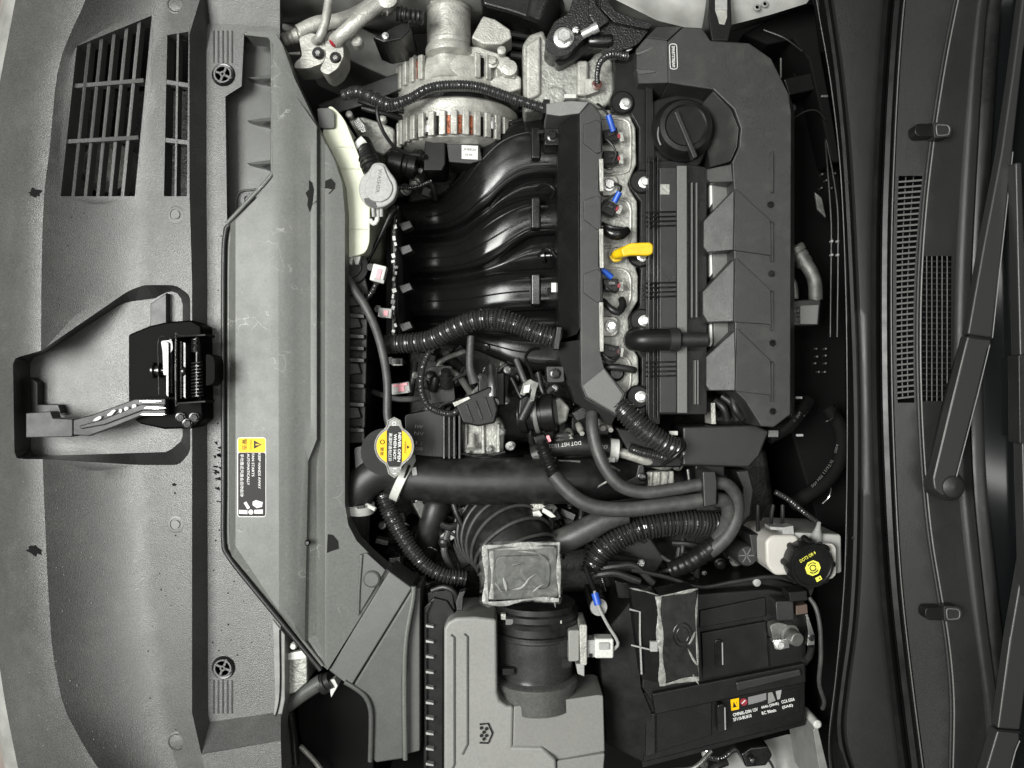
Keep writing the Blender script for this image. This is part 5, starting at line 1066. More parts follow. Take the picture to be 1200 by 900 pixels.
prism('lower_frame', [(496, 712), (508, 700), (524, 704), (536, 722), (520, 737), (519, 930), (496, 930)], -70, -250, M_BLK, ab, 2)
for k in range(10): prism('frame_tooth', [(499, 732+k*18), (508, 734+k*18), (508, 736+k*18), (499, 735+k*18)], -62, -72, M_GPL, ab, 0.3)
tube('frame_edge', [(505, 706, -66), (500, 718, -66), (499, 740, -66), (499, 925, -66)], 1.4, M_SAT, ab, n=6)
tube('clip_handle', [(506, 692, -60), (520, 688, -56), (532, 694, -56), (536, 706, -60)], 3, M_SAT, ab, n=10); prism('clip_hook', [(534, 706), (538, 694), (546, 692), (543, 700), (542, 716), (535, 716)], -54, -70, M_SAT, ab, 1.2); prism('clip_base', [(500, 694), (530, 690), (534, 716), (502, 716)], -74, -120, M_BLK, ab, 2)
box('hinge_stub', 596, 786, -60, 14, 8, 10, M_BLK, ab)

# ---------------------------------------------------------------- air duct from the nose
du = thing('air_intake_duct', 440, 780, -200, 'dark grey plastic air duct joining the air guide to the air box', 'duct')
def zduct(x, y): return -44-0.05*abs(x-440)
prism('duct_strip', [(456, 669, -46), (483, 689, -44), (413, 802, -44), (404, 800, -48), (385, 786, -46)], 0, -110, M_DUCT, du, 2)
prism('duct_shoulder', [(483, 690, -43.5), (484, 700, -46), (475, 750, -46), (472, 800, -46), (473, 890, -47), (440, 894, -60), (437, 890, -54), (437, 842, -52), (431, 818, -49), (414, 803, -44)], 0, -120, M_DUCT, du, 3)
prism('duct_flange', [(486, 690), (493, 688), (492, 720), (492, 880), (474, 885), (475, 800), (478, 750), (486, 705)], -55, -120, M_DUCT, du, 1.5)
tube('duct_seam', [(485, 687, -45), (484, 702, -45), (476, 748, -45), (474, 800, -45), (475, 890, -46)], 3, M_RAD, du, n=10)
tube('duct_lip', [(404, 799, -46), (416, 806, -46), (428, 816, -47), (434, 830, -48), (435, 850, -50), (434, 892, -54)], 3, M_DUCT, du, n=10)
lathe('duct_clip', 436, 678, -47, UP, [(10, 0), (10, 3), (8, 4.5), (0, 4.5)], M_DUCT, du, 24)
prism('clip_pad', [(421, 650), (430, 648), (452, 668), (420, 722), (418, 720)], -46, -60, M_DUCT, du, 1)
tube('pad_bead', [(424, 650, -44.5), (421, 690, -44.5), (420, 720, -44.5)], 1.4, M_RAD, du, n=8)
prism('duct_mouth', [(346, 800), (405, 798), (432, 815), (438, 850), (438, 930), (380, 930), (350, 860)], -150, -200, M_PIT, du, 3)
ns = thing('nose_structure', 345, 820, -200, 'silver grey metal strut and clip below the air guide corner', 'strut')
prism('edge_flange', [(319, 725), (334, 744), (334, 820), (326, 860), (324, 930), (312, 930), (318, 860), (322, 820)], -50, -120, M_GPT, ns, 1.5); tube('flange_gap', [(328, 738, -49), (328, 815, -49), (319, 858, -49), (315, 928, -49)], 1, M_KPR, ns, n=6)
prism('white_block', [(335, 766), (360, 762), (360, 800), (346, 812), (335, 815)], -70, -140, M_ALR, ns, 2); prism('white_clip', [(335, 766), (358, 762), (359, 772), (336, 774)], -64, -72, M_WPL, ns, 1); lathe('clip_ball', 344, 757, -62, UP, [(4, -8), (4.5, 0), (3, 3), (0, 3)], M_WPL, ns, 12)
tube('strut_tube', [(337, 826, -84), (356, 812, -80), (378, 798, -76)], 9, M_DUCT, ns, n=18); lathe('strut_collar', 382, 800, -78, (0.8, 0.5, 0.2), [(12, -6), (12, 2), (10, 3), (10, 9)], M_SAT, ns, 18)
prism('white_tab', [(384, 797), (392, 796), (396, 804), (388, 818)], -72, -100, M_WPL, ns, 1)
tube('strut_tube', [(340, 834, -96), (344, 860, -96), (347, 895, -96)], 4.5, M_DST, ns, n=12); tube('strut_tube', [(352, 874, -130), (372, 896, -130), (384, 915, -130)], 3, M_ALU, ns, n=10)
MB().prism([(300, 866), (420, 880), (440, 960), (300, 960)], -190, -420).build('lamp_housing', M_PIT, None, 4, label='black headlamp housing low below the duct mouth', cat='housing')
for x, y in ((344, 896), (356, 893), (366, 899)): pass

# ---------------------------------------------------------------- battery
ba = thing('battery', 845, 800, -300, 'black car battery with white printed label and steel terminal clamp', 'battery')
prism('case', [(752, 812), (944, 778), (944, 846), (754, 894)], -98, -300, M_BLK, ba, 2)
prism('insulation_side', [(700, 752, -112), (742, 700, -96), (752, 806, -92), (764, 836, -92), (754, 894, -100), (710, 872, -120), (707, 816, -116)], -100, -300, M_CAST if False else M_BLK, ba, 2)
prism('lid', [(760, 700), (902, 690), (944, 700), (946, 790), (768, 830), (752, 806)], -90, -300, M_BLK, ba, 2.5)
prism('lid_panel', [(822, 742), (898, 728), (902, 782), (824, 797)], -84, -92, M_BLK, ba, 1.5); prism('lid_strip', [(820, 716), (897, 700), (898, 722), (820, 736)], -86, -92, M_BLK, ba, 1.2)
prism('lid_bar', [(764, 813), (944, 777), (945, 800), (768, 838)], -82, -95, M_BLK, ba, 2)
prism('carry_grip', [(862, 800), (938, 784), (940, 792), (864, 811)], -77, -84, M_SAT, ba, 2)
for x, y0, y1 in ((842, 750, 782), (845, 826, 858)):
    prism('hold_slot', rounded([(x-4.5, y0), (x+4.5, y0-1), (x+5, y1), (x-4, y1+1)], 4, 3), -82, -92 if y0 < 800 else -100, M_GLS, ba, 1); tube('slot_edge', [(x+4.5, y0+3, -81.5), (x+5, y1-3, -81.5)], 0.8, M_GPL, ba, n=6)
prism('label_panel', [(856, 824), (936, 806), (937, 834), (858, 858)], -96.8, -99, M_BLK, ba, 0.5)
prism('case_rib', [(757, 838), (768, 836), (768, 884), (756, 888)], -94, -100, M_GLS, ba, 1); prism('case_plate', [(770, 836), (834, 822), (834, 862), (770, 882)], -95, -100, M_BLK, ba, 1)
prism('case_foot', [(752, 890), (944, 842), (944, 850), (753, 900)], -112, -300, M_BLK, ba, 1)
zl = -96.2; A = 13.5
lbl = MB().poly([(856, 820, zl), (866, 817.8, zl), (866, 831, zl), (857, 833, zl)]).build('warning_square', M_YPR, ba)
text('▲!', 861, 825.5, zl+.3, 7, A, M_KPR, ba, 6); MB().lathe(871.5, 822.5, zl-0.3, UP, [(4.2, 0), (4.2, 0.4), (0, 0.4)], 18).build('warning_disc', M_RED, ba); tube('disc_mark', [(869.5, 824.5, zl+.4), (873.5, 820.5, zl+.4)], 0.7, M_WPR, ba, n=5)
MB().poly([(876.5, 817, zl), (898, 812, zl), (898, 820, zl), (877, 826, zl)]).build('small_print_block', M_GPR, ba)
for k in range(4): text('CONTAINS SULFURIC ACID RECYCLE', 887, 816.5+k*2.2, zl+.3, 1.2, A, M_GPL, ba, 19-3*(k == 3))
MB().poly([(900, 812, zl), (905, 811, zl), (909, 821, zl), (900, 825, zl)]).build('recycling_mark', M_LIM if False else M_LID, ba); MB().poly([(909, 810, zl), (916, 808.5, zl), (914, 819, zl), (911, 820, zl)]).build('grey_mark', M_GPL, ba)
text('CMF60L-DIN 12V', 873.5, 834.5, zl, 4.0, A, M_WPR, ba, 30, 0.03); text('37110-BU610', 870, 841, zl, 4.0, A, M_WPR, ba, 22, 0.03); text('60Ah (20HR)', 902.5, 827, zl, 4.0, A, M_WPR, ba, 21, 0.03); text('RC 90min', 901, 834, zl, 4.0, A, M_WPR, ba, 17, 0.03); text('CCA 550A', 923.5, 821, zl, 4.0, A, M_WPR, ba, 16, 0.03); text('(SAE)', 923, 828, zl, 4.0, A, M_WPR, ba, 13, 0.03)
nt_ = thing('negative_terminal', 914, 745, -90, 'steel battery clamp with round post and bolt on the battery lid', 'terminal')
lathe('post', 918, 739, -90, (0.25, -0.08, 1), [(12, 0), (12, 14), (9, 15), (8, 28), (7, 29), (0, 29)], M_DUL, nt_, 24)
prism('clamp_jaw', rounded([(902, 733), (912, 729), (924, 732), (926, 748), (906, 752)], 3, 2), -74, -90, M_DUL, nt_, 1.5); prism('clamp_block', rounded([(905, 750), (925, 748), (926, 760), (908, 762)], 2, 2), -68, -90, M_STL, nt_, 1.2); bolt(914, 755, -68, 6, M_ZNC, nt_)
prism('sensor_box', rounded([(909, 705), (930, 704), (931, 727), (910, 728)], 2, 2), -62, -90, M_SAT, nt_, 1.5); prism('plug', [(924, 694), (946, 692), (947, 704), (926, 706)], -60, -90, M_BLK, nt_, 1.5)
prism('copper_lug', [(933, 710), (946, 708), (947, 719), (933, 721)], -68, -90, mat('brown_lug', (0.14, 0.10, 0.08), 0.4, metal=0.6), nt_, 0.8); prism('steel_strap', [(944, 720), (947, 720), (952, 735), (955, 745), (955, 756), (946, 757), (947, 740)], -66, -76, M_STL, nt_, 0.8); bolt(951, 747, -66, 4, M_DST, nt_)
tube('earth_cable', [(948, 700, -70), (956, 712, -66), (961, 735, -64), (962, 770, -66), (960, 800, -74), (966, 822, -84), (964, 830, -92)], 2.6, M_HOSE, None, label='thin black earth cable looping down beside the battery', cat='cable')
tube('clamp_cable', [(951, 757, -72), (949, 768, -78), (943, 776, -90)], 4, M_RUB, None, label='short thick black cable below the steel strap', cat='cable')
pt = thing('fuse_box', 778, 745, -90, 'black fuse box in creased clear film on the battery', 'fuse box')
prism('box_top', [(774, 700), (817, 692), (819, 794), (777, 802)], -40, -90, M_BLK, pt, 2); prism('box_side', [(738, 690, -66), (772, 699, -42), (776, 802, -42), (752, 796, -64), (744, 740, -68)], 0, -95, M_BLK, pt, 2)
tube('moulded_ring', [(800+11*math.cos(R(a)), 744+14*math.sin(R(a)), -39.4) for a in range(0, 360, 20)], 0.8, M_GLS, pt, n=6, closed=True); tube('moulded_ring', [(800+7*math.cos(R(a)), 744+9*math.sin(R(a)), -39.4) for a in range(0, 360, 20)], 0.6, M_GLS, pt, n=6, closed=True)
box('side_tab', 766, 757, -40, 9, 12, 6, M_GPL, pt); tube('side_clip', [(738, 714, -64), (750, 717, -58), (750, 745, -56), (752, 790, -56)], 1.2, M_GPL, pt, n=6, smooth=False); tube('side_clip', [(740, 756, -60), (765, 762, -40)], 1.0, M_GPL, pt, n=6)
film('film_sheet', [(771, 697), (818, 690), (820, 798), (774, 806)], 0.8, pt, 5, -36).data.materials[0] = M_CLR
for i, (p, r) in enumerate((([(772, 699, -38), (774, 750, -38), (777, 804, -38)], 2.6), ([(772, 699, -38), (800, 694, -38), (818, 690, -38)], 1.3), ([(777, 803, -38), (800, 797, -38), (819, 795, -38)], 1.7), ([(818, 692, -38), (816, 730, -38), (819, 796, -38)], 0.8), ([(806, 760, -37), (814, 775, -37), (818, 780, -37)], 0.8), ([(815, 740, -37), (808, 756, -37)], 0.8), ([(738, 689, -64), (756, 693, -50), (772, 698, -40)], 1.0), ([(812, 790, -38), (819, 802, -38)], 1.5))): fold(p, r, pt, 40+i)
cb = thing('battery_cover', 850, 690, -250, 'black plastic shelf behind the battery under the brake reservoir', 'cover')
prism('shelf', [(720, 680), (770, 690), (830, 690), (900, 676), (945, 690), (944, 712), (820, 700), (724, 702)], -110, -250, M_BLK, cb, 2); tube('shelf_lip', [(740, 668, -100), (780, 676, -100), (820, 688, -96), (860, 682, -96), (905, 676, -96), (935, 682, -96)], 2.6, M_SAT, cb, n=8); lathe('shelf_screw', 886, 682, -96, UP, [(4.5, 0), (4.5, 4), (2, 5)], M_GPL, cb, 12)
prism('clutch_box', [(706, 600), (760, 625), (780, 655), (770, 672), (720, 672), (700, 650)], -160, -215, M_SAT, None, 4, label='dark grey box low behind the green-black ribbed conduit', cat='housing')
tube('gearbox_conduit', [(690, 672, -104), (700, 652, -104), (716, 636, -104), (742, 622, -106), (774, 614, -108), (806, 612, -112), (842, 614, -122)], [11, 14, 15, 15.5, 15.5, 15.5, 15], M_CORR, None, corr=(4.8, 0.2), n=22, label='ribbed black conduit arching over the gearbox below the heater hoses', cat='conduit')
for i, p in enumerate(([(690, 676, -100), (720, 672, -96), (750, 682, -96)], [(694, 668, -108), (722, 664, -104), (744, 664, -104), (766, 684, -100)])): tube('dark_cable', p, 4.5, M_RUB, None, n=10, label=('lower' if i == 0 else 'upper')+' black cable above the fuse box corner', cat='cable')
tube('pipe_joint', [(840, 636, -84), (828, 646, -86), (806, 660, -92), (786, 668, -100)], [11, 12, 12, 10], M_BLK, None, corr=(9, 0.1), label='dark ribbed joint at the end of the heater hose tails', cat='hose')
for x, y in ((862, 661), (871, 662)): pass
wl = thing('white_body_corner', 930, 890, -420, 'white painted body corner below the battery with dark fittings', 'body panel')
MB().loft([[(820, 905, -230), (880, 872, -230), (925, 860, -220), (948, 862, -210), (958, 866, -180), (968, 900, -130)], [(820, 950, -210), (880, 930, -200), (930, 930, -190), (960, 930, -140), (975, 940, -60)]], 30).build('corner_sheet', M_GPT, wl, angle=50)
prism('fitting', [(868, 884), (880, 876), (900, 874), (906, 886), (898, 898), (874, 900)], -150, -230, M_GLS, wl, 3); lathe('fitting_bolt', 881, 890, -146, UP, [(4, 0), (4, 6), (2, 7)], M_DST, wl, 12); lathe('white_stud', 958, 849, -90, UP, [(5, -40), (5, 0), (3, 2)], M_WPL, wl, 12)
clutter(wl, 820, 878, 900, 900, -210, -180, 8)
prism('body_flange', [(953, 856), (958, 850), (970, 900), (974, 940), (966, 940)], -90, -200, M_GPT, wl, 1)

# ---------------------------------------------------------------- brake fluid reservoir
bf = thing('brake_fluid_reservoir', 940, 655, -200, 'milky white brake fluid reservoir with black screw cap', 'reservoir')
prism('left_chamber', rounded([(897, 634), (905, 627), (934, 627), (940, 640), (938, 674), (908, 675), (898, 662)], 6, 4), -52, -160, M_RES, bf, 4); prism('right_chamber', rounded([(962, 637), (976, 637), (980, 642), (980, 674), (974, 679), (962, 679)], 4, 3), -46, -160, M_RES, bf, 3)
prism('back_chamber', rounded([(926, 624), (986, 626), (987, 672), (930, 674)], 3, 2), -62, -180, mat('grey_reservoir_plastic', (0.36, 0.36, 0.34), 0.45, sss=0.1), bf, 3); prism('top_tab', [(902, 617), (918, 618), (930, 616), (931, 627), (918, 628), (917, 622), (903, 621)], -58, -80, M_GPL, bf, 1)
lathe('hose_nipple', 957, 628, -58, (-0.1, 0.8, 0.6), [(7, -4), (5, 6), (3, 14), (2, 22)], M_GPL, bf, 14)
TX = (0.10, -0.10, 1); ck = lathe('screw_cap', 940, 655, -62, TX, [(25.5, 0), (26.5, 2), (26.5, 24), (25, 27), (22.5, 27), (21.5, 26), (0, 26)], M_BLK, bf, 40)
axv = Vector(TX).normalized(); Fr = axv.to_track_quat('Z', 'Y')
for k in range(8):
    a = k*math.pi/4; u = axv.orthogonal().normalized(); w_ = axv.cross(u); kk = sc_(-62)/1000
    C = W(940, 655, -62)+axv*(13*kk)+(u*math.cos(a)+w_*math.sin(a))*(25.5*kk); zz = C.z*1000; px, py = 600+C.x*1000/sc_(zz), 450-C.y*1000/sc_(zz)
    lathe('cap_lug', px, py, zz, TX, [(4.2, -11), (4.2, 9), (3.4, 11)], M_BLK, ck, 12)
Cp = W(940, 655, -62)+axv*(26.8*sc_(-62)/1000); fr = Fr.to_euler(); zz = Cp.z*1000; fx_, fy_ = 600+Cp.x*1000/sc_(zz), 450-Cp.y*1000/sc_(zz)
oct_ = MB().lathe(fx_, fy_+2, zz, TX, [(9.5, 0), (9.5, 0.5), (0, 0.5)], 8).build('brake_emblem', M_LIM, ck)
for r_, a0, a1 in ((3.4, 0, 360), (6, 20, 130), (6, 200, 310)): tube('emblem_arc', [(fx_+r_*math.cos(R(a)), fy_+2+r_*math.sin(R(a)), zz+1.6) for a in range(a0, a1, 15)], 0.55, M_KPR, ck, n=5)
def fit(q): return (Vector((0, 0, 1)).rotation_difference(axv) @ Matrix.Rotation(R(30), 3, 'Z').to_quaternion()).to_euler()
text('DOT3 OR 4', fx_-6, fy_-11, zz+1.5, 4.2, 0, M_LIM, ck, 21, 0.01, frame=fit(Fr)); prism('manual_symbol', [(fx_+3, fy_+14), (fx_+9, fy_+11), (fx_+11, fy_+15), (fx_+5, fy_+18.5)], zz+1.2, zz, M_LIM, ck, 0); text('i', fx_+8, fy_+14, zz+1.8, 3, 28, M_KPR, ck, 1.6)
prism('cap_tail', [(946, 684), (956, 684), (953, 694), (950, 700)], -60, -72, M_BLK, ck, 1)
sv = thing('vacuum_valve', 880, 645, -200, 'round grey ribbed plug with square neck left of the brake reservoir', 'valve')
lathe('plug_disc', 875, 651, -92, UP, [(13, -60), (13, 0), (11, 3), (0, 3)], M_GPL if False else M_SAT, sv, 24); prism('square_neck', [(878, 626), (893, 626), (895, 652), (882, 652)], -88, -160, M_SAT, sv, 2)
for a in range(6): box('disc_rib', 875+5*math.cos(a*1.047), 651+5*math.sin(a*1.047), -88.8, 8, 1.2, 1, M_FAC, sv, ang=-math.degrees(a*1.047), bevel=0)
box('lime_tag', 856, 627, -100, 6, 12, 3, M_LID, sv, ang=-20)
for x0, x1 in ((888, 888), (906, 904), (917, 917)): tube('sensor_wire', [(x0, 592, -110), (x1, 606, -104), (x1, 622, -92)], 2.4, M_SAT, sv, n=8)

# ---------------------------------------------------------------- pipes at the firewall
hp_ = thing('heater_pipe', 945, 330, -200, 'bent steel heater pipe with collar on a small block at the firewall', 'pipe')
tube('pipe', [(934, 294, -86), (940, 303, -84), (950, 318, -84), (955, 332, -86), (956, 350, -92)], [9, 8.5, 8, 8, 8], M_DUL, hp_, n=20); lathe('collar', 936, 297, -86, (0.5, -0.85, 0), [(9, -10), (10.5, -8), (10.5, -2), (9, -1), (10, 1), (10, 6), (9, 8), (10, 9), (10, 14), (8, 16)], M_DUL, hp_, 24)
tube('thin_pipe', [(924, 324, -96), (930, 332, -94), (932, 350, -96)], 4, M_DUL, hp_, n=12); prism('pipe_block', [(928, 352), (962, 350), (962, 358), (960, 381), (930, 382)], -84, -200, M_SAT, hp_, 2); prism('block_plate', [(938, 358), (960, 357), (958, 380), (938, 380)], -80, -86, M_FAC, hp_, 1); bolt(934, 364, -84, 4, M_DST, hp_); bolt(936, 374, -84, 3.4, M_DST, hp_)
fwl = thing('firewall', 945, 300, -420, 'black insulated firewall behind the engine cover', 'firewall')
prism('firewall_panel', [(930, 60), (975, 60), (992, 300), (994, 600), (985, 850), (960, 850), (955, 600), (925, 500), (930, 300)], -170, -420, M_PIT, fwl, 4)
prism('upper_bulkhead', [(870, 40), (905, 20), (955, 4), (962, 60), (975, 130), (985, 190), (975, 190), (948, 70), (930, 46), (900, 52)], -120, -200, M_PIT, fwl, 3)
tube('pipe_line', [(966, 150, -130), (970, 200, -120), (974, 260, -116), (974, 300, -116), (973, 395, -118)], 1.1, M_SAT, fwl, n=8); tube('pipe_line', [(962, 130, -130), (980, 230, -112), (982, 300, -112), (981, 395, -116)], 1.1, M_SAT, fwl, n=8)
for y in (283, 299): 
    for x in (974, 981): lathe('pipe_clip', x, y, -114, UP, [(1.5, -2), (1.5, 3), (0, 3.4)], M_GPL, fwl, 8)
for x, y in ((954, 409), (965, 409), (955, 418), (965, 417), (953, 426), (965, 426), (957, 436), (964, 436), (961, 206), (966, 213), (976, 205), (972, 222), (960, 222)): lathe('stud', x, y, -170, UP, [(1.3, 0), (1.3, 8), (0, 8.4)], M_DUL, fwl, 8)
tube('fuel_line', [(895, 35, -110), (920, 45, -104), (940, 60, -110)], 1.0, M_SAT, fwl, n=6); box('line_clip', 915, 80, -130, 2, 24, 3, M_DUL, fwl); box('line_clip', 966, 113, -118, 8, 3, 4, M_DUL, fwl)
tube('fuel_line', [(927, 140, -120), (945, 130, -112), (958, 130, -112), (968, 140, -118)], 1.0, M_SAT, fwl, n=6); lathe('valve_body', 928, 127, -110, UP, [(6, -40), (6, 0), (4, 2)], M_SAT, fwl, 12); prism('strap_plate', [(955, 225), (963, 232), (968, 255), (958, 245)], -118, -122, M_DUL, fwl, 0.5)
prism('abs_block', [(918, 92), (955, 84), (958, 104), (925, 112)], -125, -170, M_BLK, fwl, 2); 
vh2 = thing('brake_vacuum_hose', 965, 560, -250, 'black vacuum hose with white lettering curving along the firewall', 'hose')
tube('hose_body', [(900, 512, -100), (922, 500, -104), (936, 484, -110), (946, 470, -120)], 9, M_BLK, vh2, n=18); tube('hose_body', [(970, 478, -130), (984, 500, -124), (986, 525, -122), (980, 548, -122), (966, 566, -122), (946, 580, -126), (930, 592, -140)], 8.5, M_PIT, vh2, n=18)
for s_, x, y, a in (('DOT', 958.5, 567.5, 38), ('HSE', 965, 560, 46), ('11/32', 973, 549.5, 52), ('XL', 978.5, 541, 60), ('2004', 984, 526, 76), ('3.5', 933, 496, 50), ('DOT', 940, 486, 55)): text(s_, x-4, y, -111.5 if x > 945 else -96, 3.2, a, M_DUL, vh2, 2.4*len(s_)+1, 0.02)
tube('wire_clamp', [(964, 590, -110), (972, 582, -104), (974, 572, -108)], 1, M_STL, vh2, n=6); tube('wire_clamp', [(968, 494, -110), (976, 490, -104), (979, 478, -110)], 1, M_STL, vh2, n=6)
for x, y in ((936, 466), (937, 510)): box('white_clip', x, y, -100, 8, 3, 4, M_GPL, vh2)
tube('ribbed_lead', [(908, 576, -104), (925, 586, -100), (942, 600, -100), (958, 612, -96)], 3.4, M_CORR, None, corr=(3, 0.2), n=10, label='thin ribbed lead slanting down to the brake reservoir', cat='wire')
box('hose_tee', 905, 508, -90, 12, 8, 10, M_FAC, None, label='small grey tee below the corner of the engine cover', cat='fitting')

# ---------------------------------------------------------------- cowl, seals, windscreen
def yline(tab, z): return [(x, y, z) for x, y in crom(tab, 12)]
L1 = [(950, -40), (956, 0), (961, 30), (973, 100), (984, 200), (990, 330), (992, 480), (991, 600), (988, 690), (979, 790), (971, 860), (972, 900), (980, 945)]
L2 = [(966, -40), (972, 0), (978, 40), (986, 100), (995, 200), (1003, 360), (1007, 500), (1006, 640), (1001, 730), (992, 800), (987, 850), (992, 885), (1015, 945)]
L3 = [(1040, -40), (1035, 0), (1030, 70), (1025, 160), (1021, 280), (1021, 450), (1025, 590), (1032, 700), (1042, 800), (1054, 900), (1060, 945)]
L4 = [(1068, -40), (1062, 0), (1056, 70), (1051, 160), (1047, 280), (1047, 430), (1051, 560), (1058, 680), (1070, 790), (1084, 900), (1090, 945)]
L5 = [(1128, -40), (1119, 0), (1107, 60), (1097, 120), (1090, 170), (1082, 240), (1076, 330), (1075, 430), (1079, 530), (1087, 620), (1098, 690), (1108, 750), (1114, 820), (1113, 900), (1112, 945)]
L6 = [(1168, -40), (1158, 0), (1152, 70), (1147, 150), (1142, 240), (1138, 330), (1136, 440), (1140, 560), (1148, 650), (1158, 740), (1166, 800), (1174, 860), (1180, 945)]
def off(tab, d): return [(x+d, y) for x, y in tab]
ws = thing('bonnet_seal', 985, 450, -60, 'black rubber bonnet seal along the edge of the engine bay', 'seal')
MB().loft([yline(off(L1, 3), -120), yline(L1, -18), yline(off(L1, 3), -11), yline(off(L1, 6), -13), yline(off(L2, -6), -4), yline(off(L2, -2), -3), yline(off(L2, 1), -12), yline(off(L2, 3), -40)], 90).build('seal_strip', M_SEAL, ws, angle=40)
tube('seal_bead', [p for p in yline(off(L1, 1), -12)], 0.8, M_SAT, ws, n=6, smooth=False)
cw = thing('cowl_top_panel', 1015, 450, -60, 'smooth dark grey cowl panel between bonnet seal and ridged rubber', 'panel')
MB().loft([yline(L2, -16), yline(off(L2, 5), -9), yline(off(L3, -3), -7), yline(off(L3, 2), -9)], 90).build('cowl_strip', M_COWL, cw, angle=60)
lathe('stud', 1000, 630, -6, UP, [(2.5, 0), (2.5, 2), (0, 2.4)], M_SEAL, cw, 10)
wr2 = thing('ridged_rubber_seal', 1037, 450, -40, 'long ridged black rubber seal along the cowl', 'seal')
def mix(a, b, t): return [lerp(p, q, t) for p, q in zip(resample(crom(a, 12), 90), resample(crom(b, 12), 90))]
def ml(t, z): return [(x, y, z) for x, y in mix(L3, L4, t)]
MB().loft([ml(0, -12), ml(0.03, 2), ml(0.22, 6), ml(0.36, 4), ml(0.40, -3), ml(0.46, -3), ml(0.50, 9), ml(0.72, 12), ml(0.84, 8), ml(0.88, 0), ml(0.97, 0), ml(1.0, 2)], 90).build('ridged_strip', M_SEAL, wr2, angle=50)
tube('bright_edge', ml(0.92, 2.5), 0.9, M_FAC, wr2, n=6, smooth=False)
cg_ = thing('cowl_grille', 1080, 450, -40, 'dark cowl grille panel with two slotted vent fields below the wiper', 'grille')
f4, f5, f6 = fx([tuple(p) for p in crom(L4, 12)]), fx([tuple(p) for p in crom(L5, 12)]), fx([tuple(p) for p in crom(L6, 12)])
def zcowl(x, y):
    a, b, c = f4(y), f5(y), f6(y)
    if x <= b: t = max(0, (x-a)/(b-a)); return 6+6*t
    t = (x-b)/max(1, c-b)
    return 12-5*t if t < 0.7 else 8.5+13*min(1, (t-0.7)/0.3)**2
v1 = [(f4(y)+4, y) for y in range(206, 473, 14)]+[(f5(y)-4.5, y) for y in range(472, 205, -14)]
v2 = [(f5(y)+5, y) for y in range(300, 471, 10)]+[(1114, 470), (1115, 300)]
l7 = [(f5(y)+0.7*(f6(y)-f5(y)), y) for y in range(-40, 946, 15)]
o5 = [p for p in crom(L4, 12)]+l7[::-1]
MB().sheet(o5, [v1, v2], [crom(L5, 12)], zcowl, 15).loft([[(f5(y)+t*(f6(y)-f5(y)), y, zcowl(f5(y)+t*(f6(y)-f5(y)), y)) for y in range(-40, 946, 15)] for t in (0.7, 0.75, 0.8, 0.85, 0.9, 0.95, 1.0)], 66).build('grille_panel', M_COWL, cg_, angle=30)
MB().prism([(1040, 190), (1125, 190), (1125, 480), (1040, 480)], -30, -60).build('vent_chamber', M_PIT, cg_)
def span(x0, y0, x1, y1, w, dz, name):
    P = [W(x, y, zcowl(x, y)+dz) for x, y in ((x0, y0), (x1, y1))]
    return MB().sweep(P, [w/1000, w/1000], 6).build(name, M_FAC if name == 'vent_slat' else M_COWL, cg_)
k = 0; y = 212.0
while y < 472: span(f4(y)+2, y+1.5, f5(y)-3, y-1, 1.15, -1.2, 'vent_slat'); y += 6.5
for t in (0.3, 0.62):
    ys = list(range(206, 475, 20)); tube('vent_mullion', [(f4(y)+4+(f5(y)-f4(y)-8)*t, y, zcowl(f4(y)+10, y)-7) for y in ys], 0.8, M_COWL, cg_, n=6)
y = 306.0
while y < 470: span(f5(y)+3, y, 1116, y+0.5, 0.85, -1.4, 'mesh_bar'); y += 6.6
for x in (1086, 1092, 1098, 1104, 1110): tube('mesh_bar', [(x, y, zcowl(x, y)-1.0) for y in range(298, 473, 29)], 0.8, M_COWL, cg_, n=6)
tube('trim_bead', [(x, y, zcowl(x-0.5, y)+0.6) for x, y in crom(L5, 14)], 2.0, M_COWL, cg_, n=8, smooth=False); tube('trim_bead', [(x+4, y, zcowl(x+4, y)+0.3) for x, y in crom(L5, 14)], 1.0, M_FAC, cg_, n=6, smooth=False)
for i, (x, y) in enumerate(((1094, 152), (1106, 719))):
    c = thing('cowl_clip', x, y, zcowl(x, y)-4, 'rounded black clip on the trim line '+('above the slotted vents' if i == 0 else 'below the wiper pivot'), 'clip', 'clips on the cowl trim line')
    prism('clip_body', rounded([(x-21, y-7), (x, y-8), (x+2, y+8), (x-18, y+8), (x-22, y+3)], 4, 3), zcowl(x, y)+13, zcowl(x, y)-4, M_SEAL, c, 3); prism('clip_head', rounded([(x, y-9), (x+18, y-8), (x+22, y-3), (x+20, y+8), (x+1, y+10)], 3, 3), zcowl(x, y)+16, zcowl(x, y)-4, M_COWL, c, 2)
    tube('clip_outline', [(p[0], p[1], zcowl(x, y)+16.2) for p in rounded([(x+3, y-6), (x+17, y-5), (x+19, y-1), (x+18, y+6), (x+4, y+7)], 3, 2)], 0.7, M_FAC, c, n=6, closed=True, smooth=False)
MB().loft([yline(off(L6, -2), 14), yline(off(L6, 20), 24), yline(off(L6, 60), 36), yline(off(L6, 140), 62), yline(off(L6, 400), 150)], 60).build('windscreen', M_GLASS, None, angle=60, label='dark windscreen glass rising behind the cowl', cat='windscreen')
wsd = thing('windscreen_trim', 1160, 450, 10, 'black rubber trim running along the foot of the windscreen', 'trim')
MB().loft([yline(off(L6, -1), 20), yline(off(L6, 1), 27), yline(off(L6, 7), 30), yline(off(L6, 16), 30)], 60).build('trim_strip', M_SEAL, wsd, angle=50)

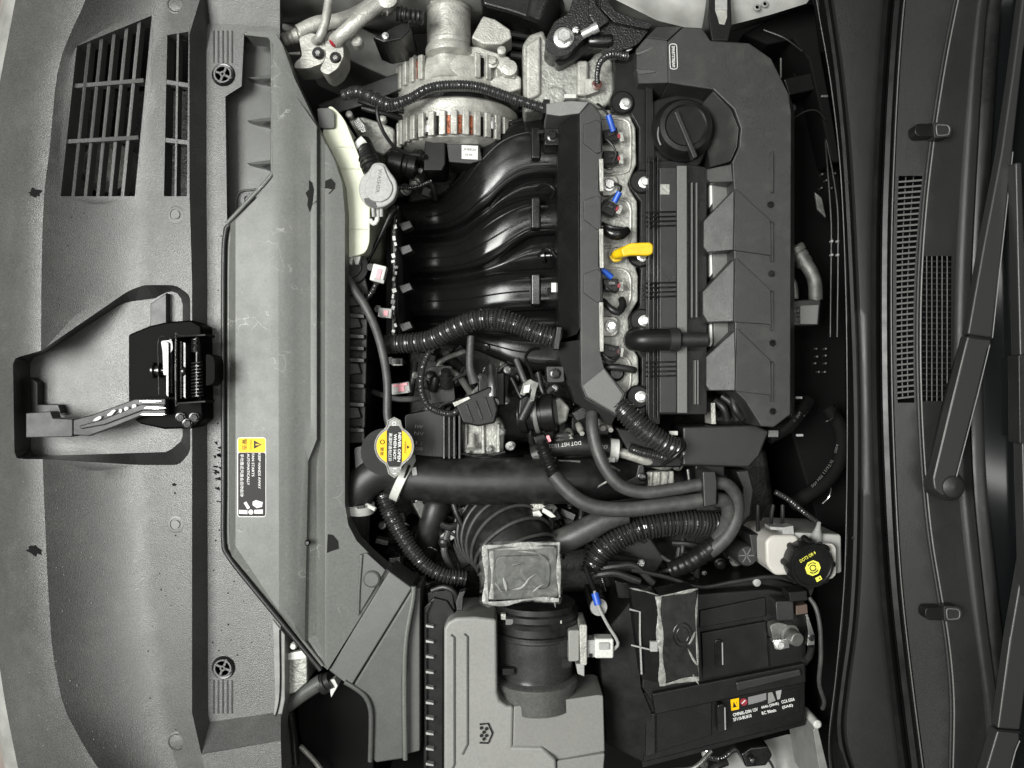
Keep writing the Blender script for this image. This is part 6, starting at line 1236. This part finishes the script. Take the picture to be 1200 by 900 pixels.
def wiper(pts_u, pts_l, zt, label, pivot=None, joint=None, blade=None):
    t = thing('windscreen_wiper', pts_l[0][0], pts_l[0][1], zt-30, label, 'wiper')
    prism('upper_arm', pts_u, zt, zt-14, M_WIP, t, 2.5); prism('lower_arm', pts_l, zt-2, zt-18, M_WIP, t, 2.5)
    if pivot: lathe('pivot_cap', pivot[0], pivot[1], zt-20, UP, [(17, -14), (17, 14), (15, 17), (14.5, 16), (13.5, 17), (12, 21), (7, 23.5), (0, 24.5)], M_COWL, t, 36)
    if joint: tube('joint_gap', joint, 1.4, M_KPR, t, n=6)
    for b in blade or (): tube('arm_edge', b, 0.7, M_FAC, t, n=6, smooth=False)
    return t
w1 = wiper([(1203, -40), (1222, -40), (1200, 60), (1187, 180), (1163, 396), (1134, 392), (1152, 290), (1173, 180), (1186, 90)], [(1134, 393), (1162, 397), (1162, 403), (1158, 410), (1146, 460), (1120, 562), (1117, 574), (1106, 582), (1095, 574), (1093, 562)], 62, 'long dark wiper arm with round pivot cap crossing the cowl grille', (1106, 568), [(1135, 393.5, 63), (1150, 396, 64), (1162, 397, 63)], [[(1187, 178, 61.5), (1163, 396, 61.5)], [(1160, 404, 59.5), (1146, 462, 59.5), (1120, 562, 59.5)], [(1133, 400, 59), (1113, 480, 59), (1094, 560, 59)]])
tube('arm_side_shadow', [(1131, 398, 40), (1110, 470, 40), (1093, 548, 40)], 5, M_SEAL, w1, n=10)  # black strip for the arm's side wall, with its shadow painted in
w2 = wiper([(1202, 640), (1230, 640), (1208, 760), (1196, 856), (1169, 854), (1184, 745)], [(1169, 856), (1195, 859), (1196, 866), (1190, 880), (1180, 920), (1160, 960), (1136, 960), (1156, 900)], 66, 'second wiper arm reaching the windscreen beside the lower cowl clip', None, [(1170, 855.5, 67), (1195, 858, 67)], [[(1195, 868, 63.5), (1190, 880, 63.5), (1180, 918, 63.5)], [(1170, 852, 65.5), (1184, 746, 65.5)]])
wb = w2
prism('blade_spine', [(1190, 190), (1198, 190), (1212, 700), (1202, 700)], 76, 60, M_WIP, wb, 2)
prism('blade_clip', rounded([(1194, 416), (1204, 414), (1204, 520), (1195, 520)], 2, 2), 80, 60, M_SAT, wb, 1)
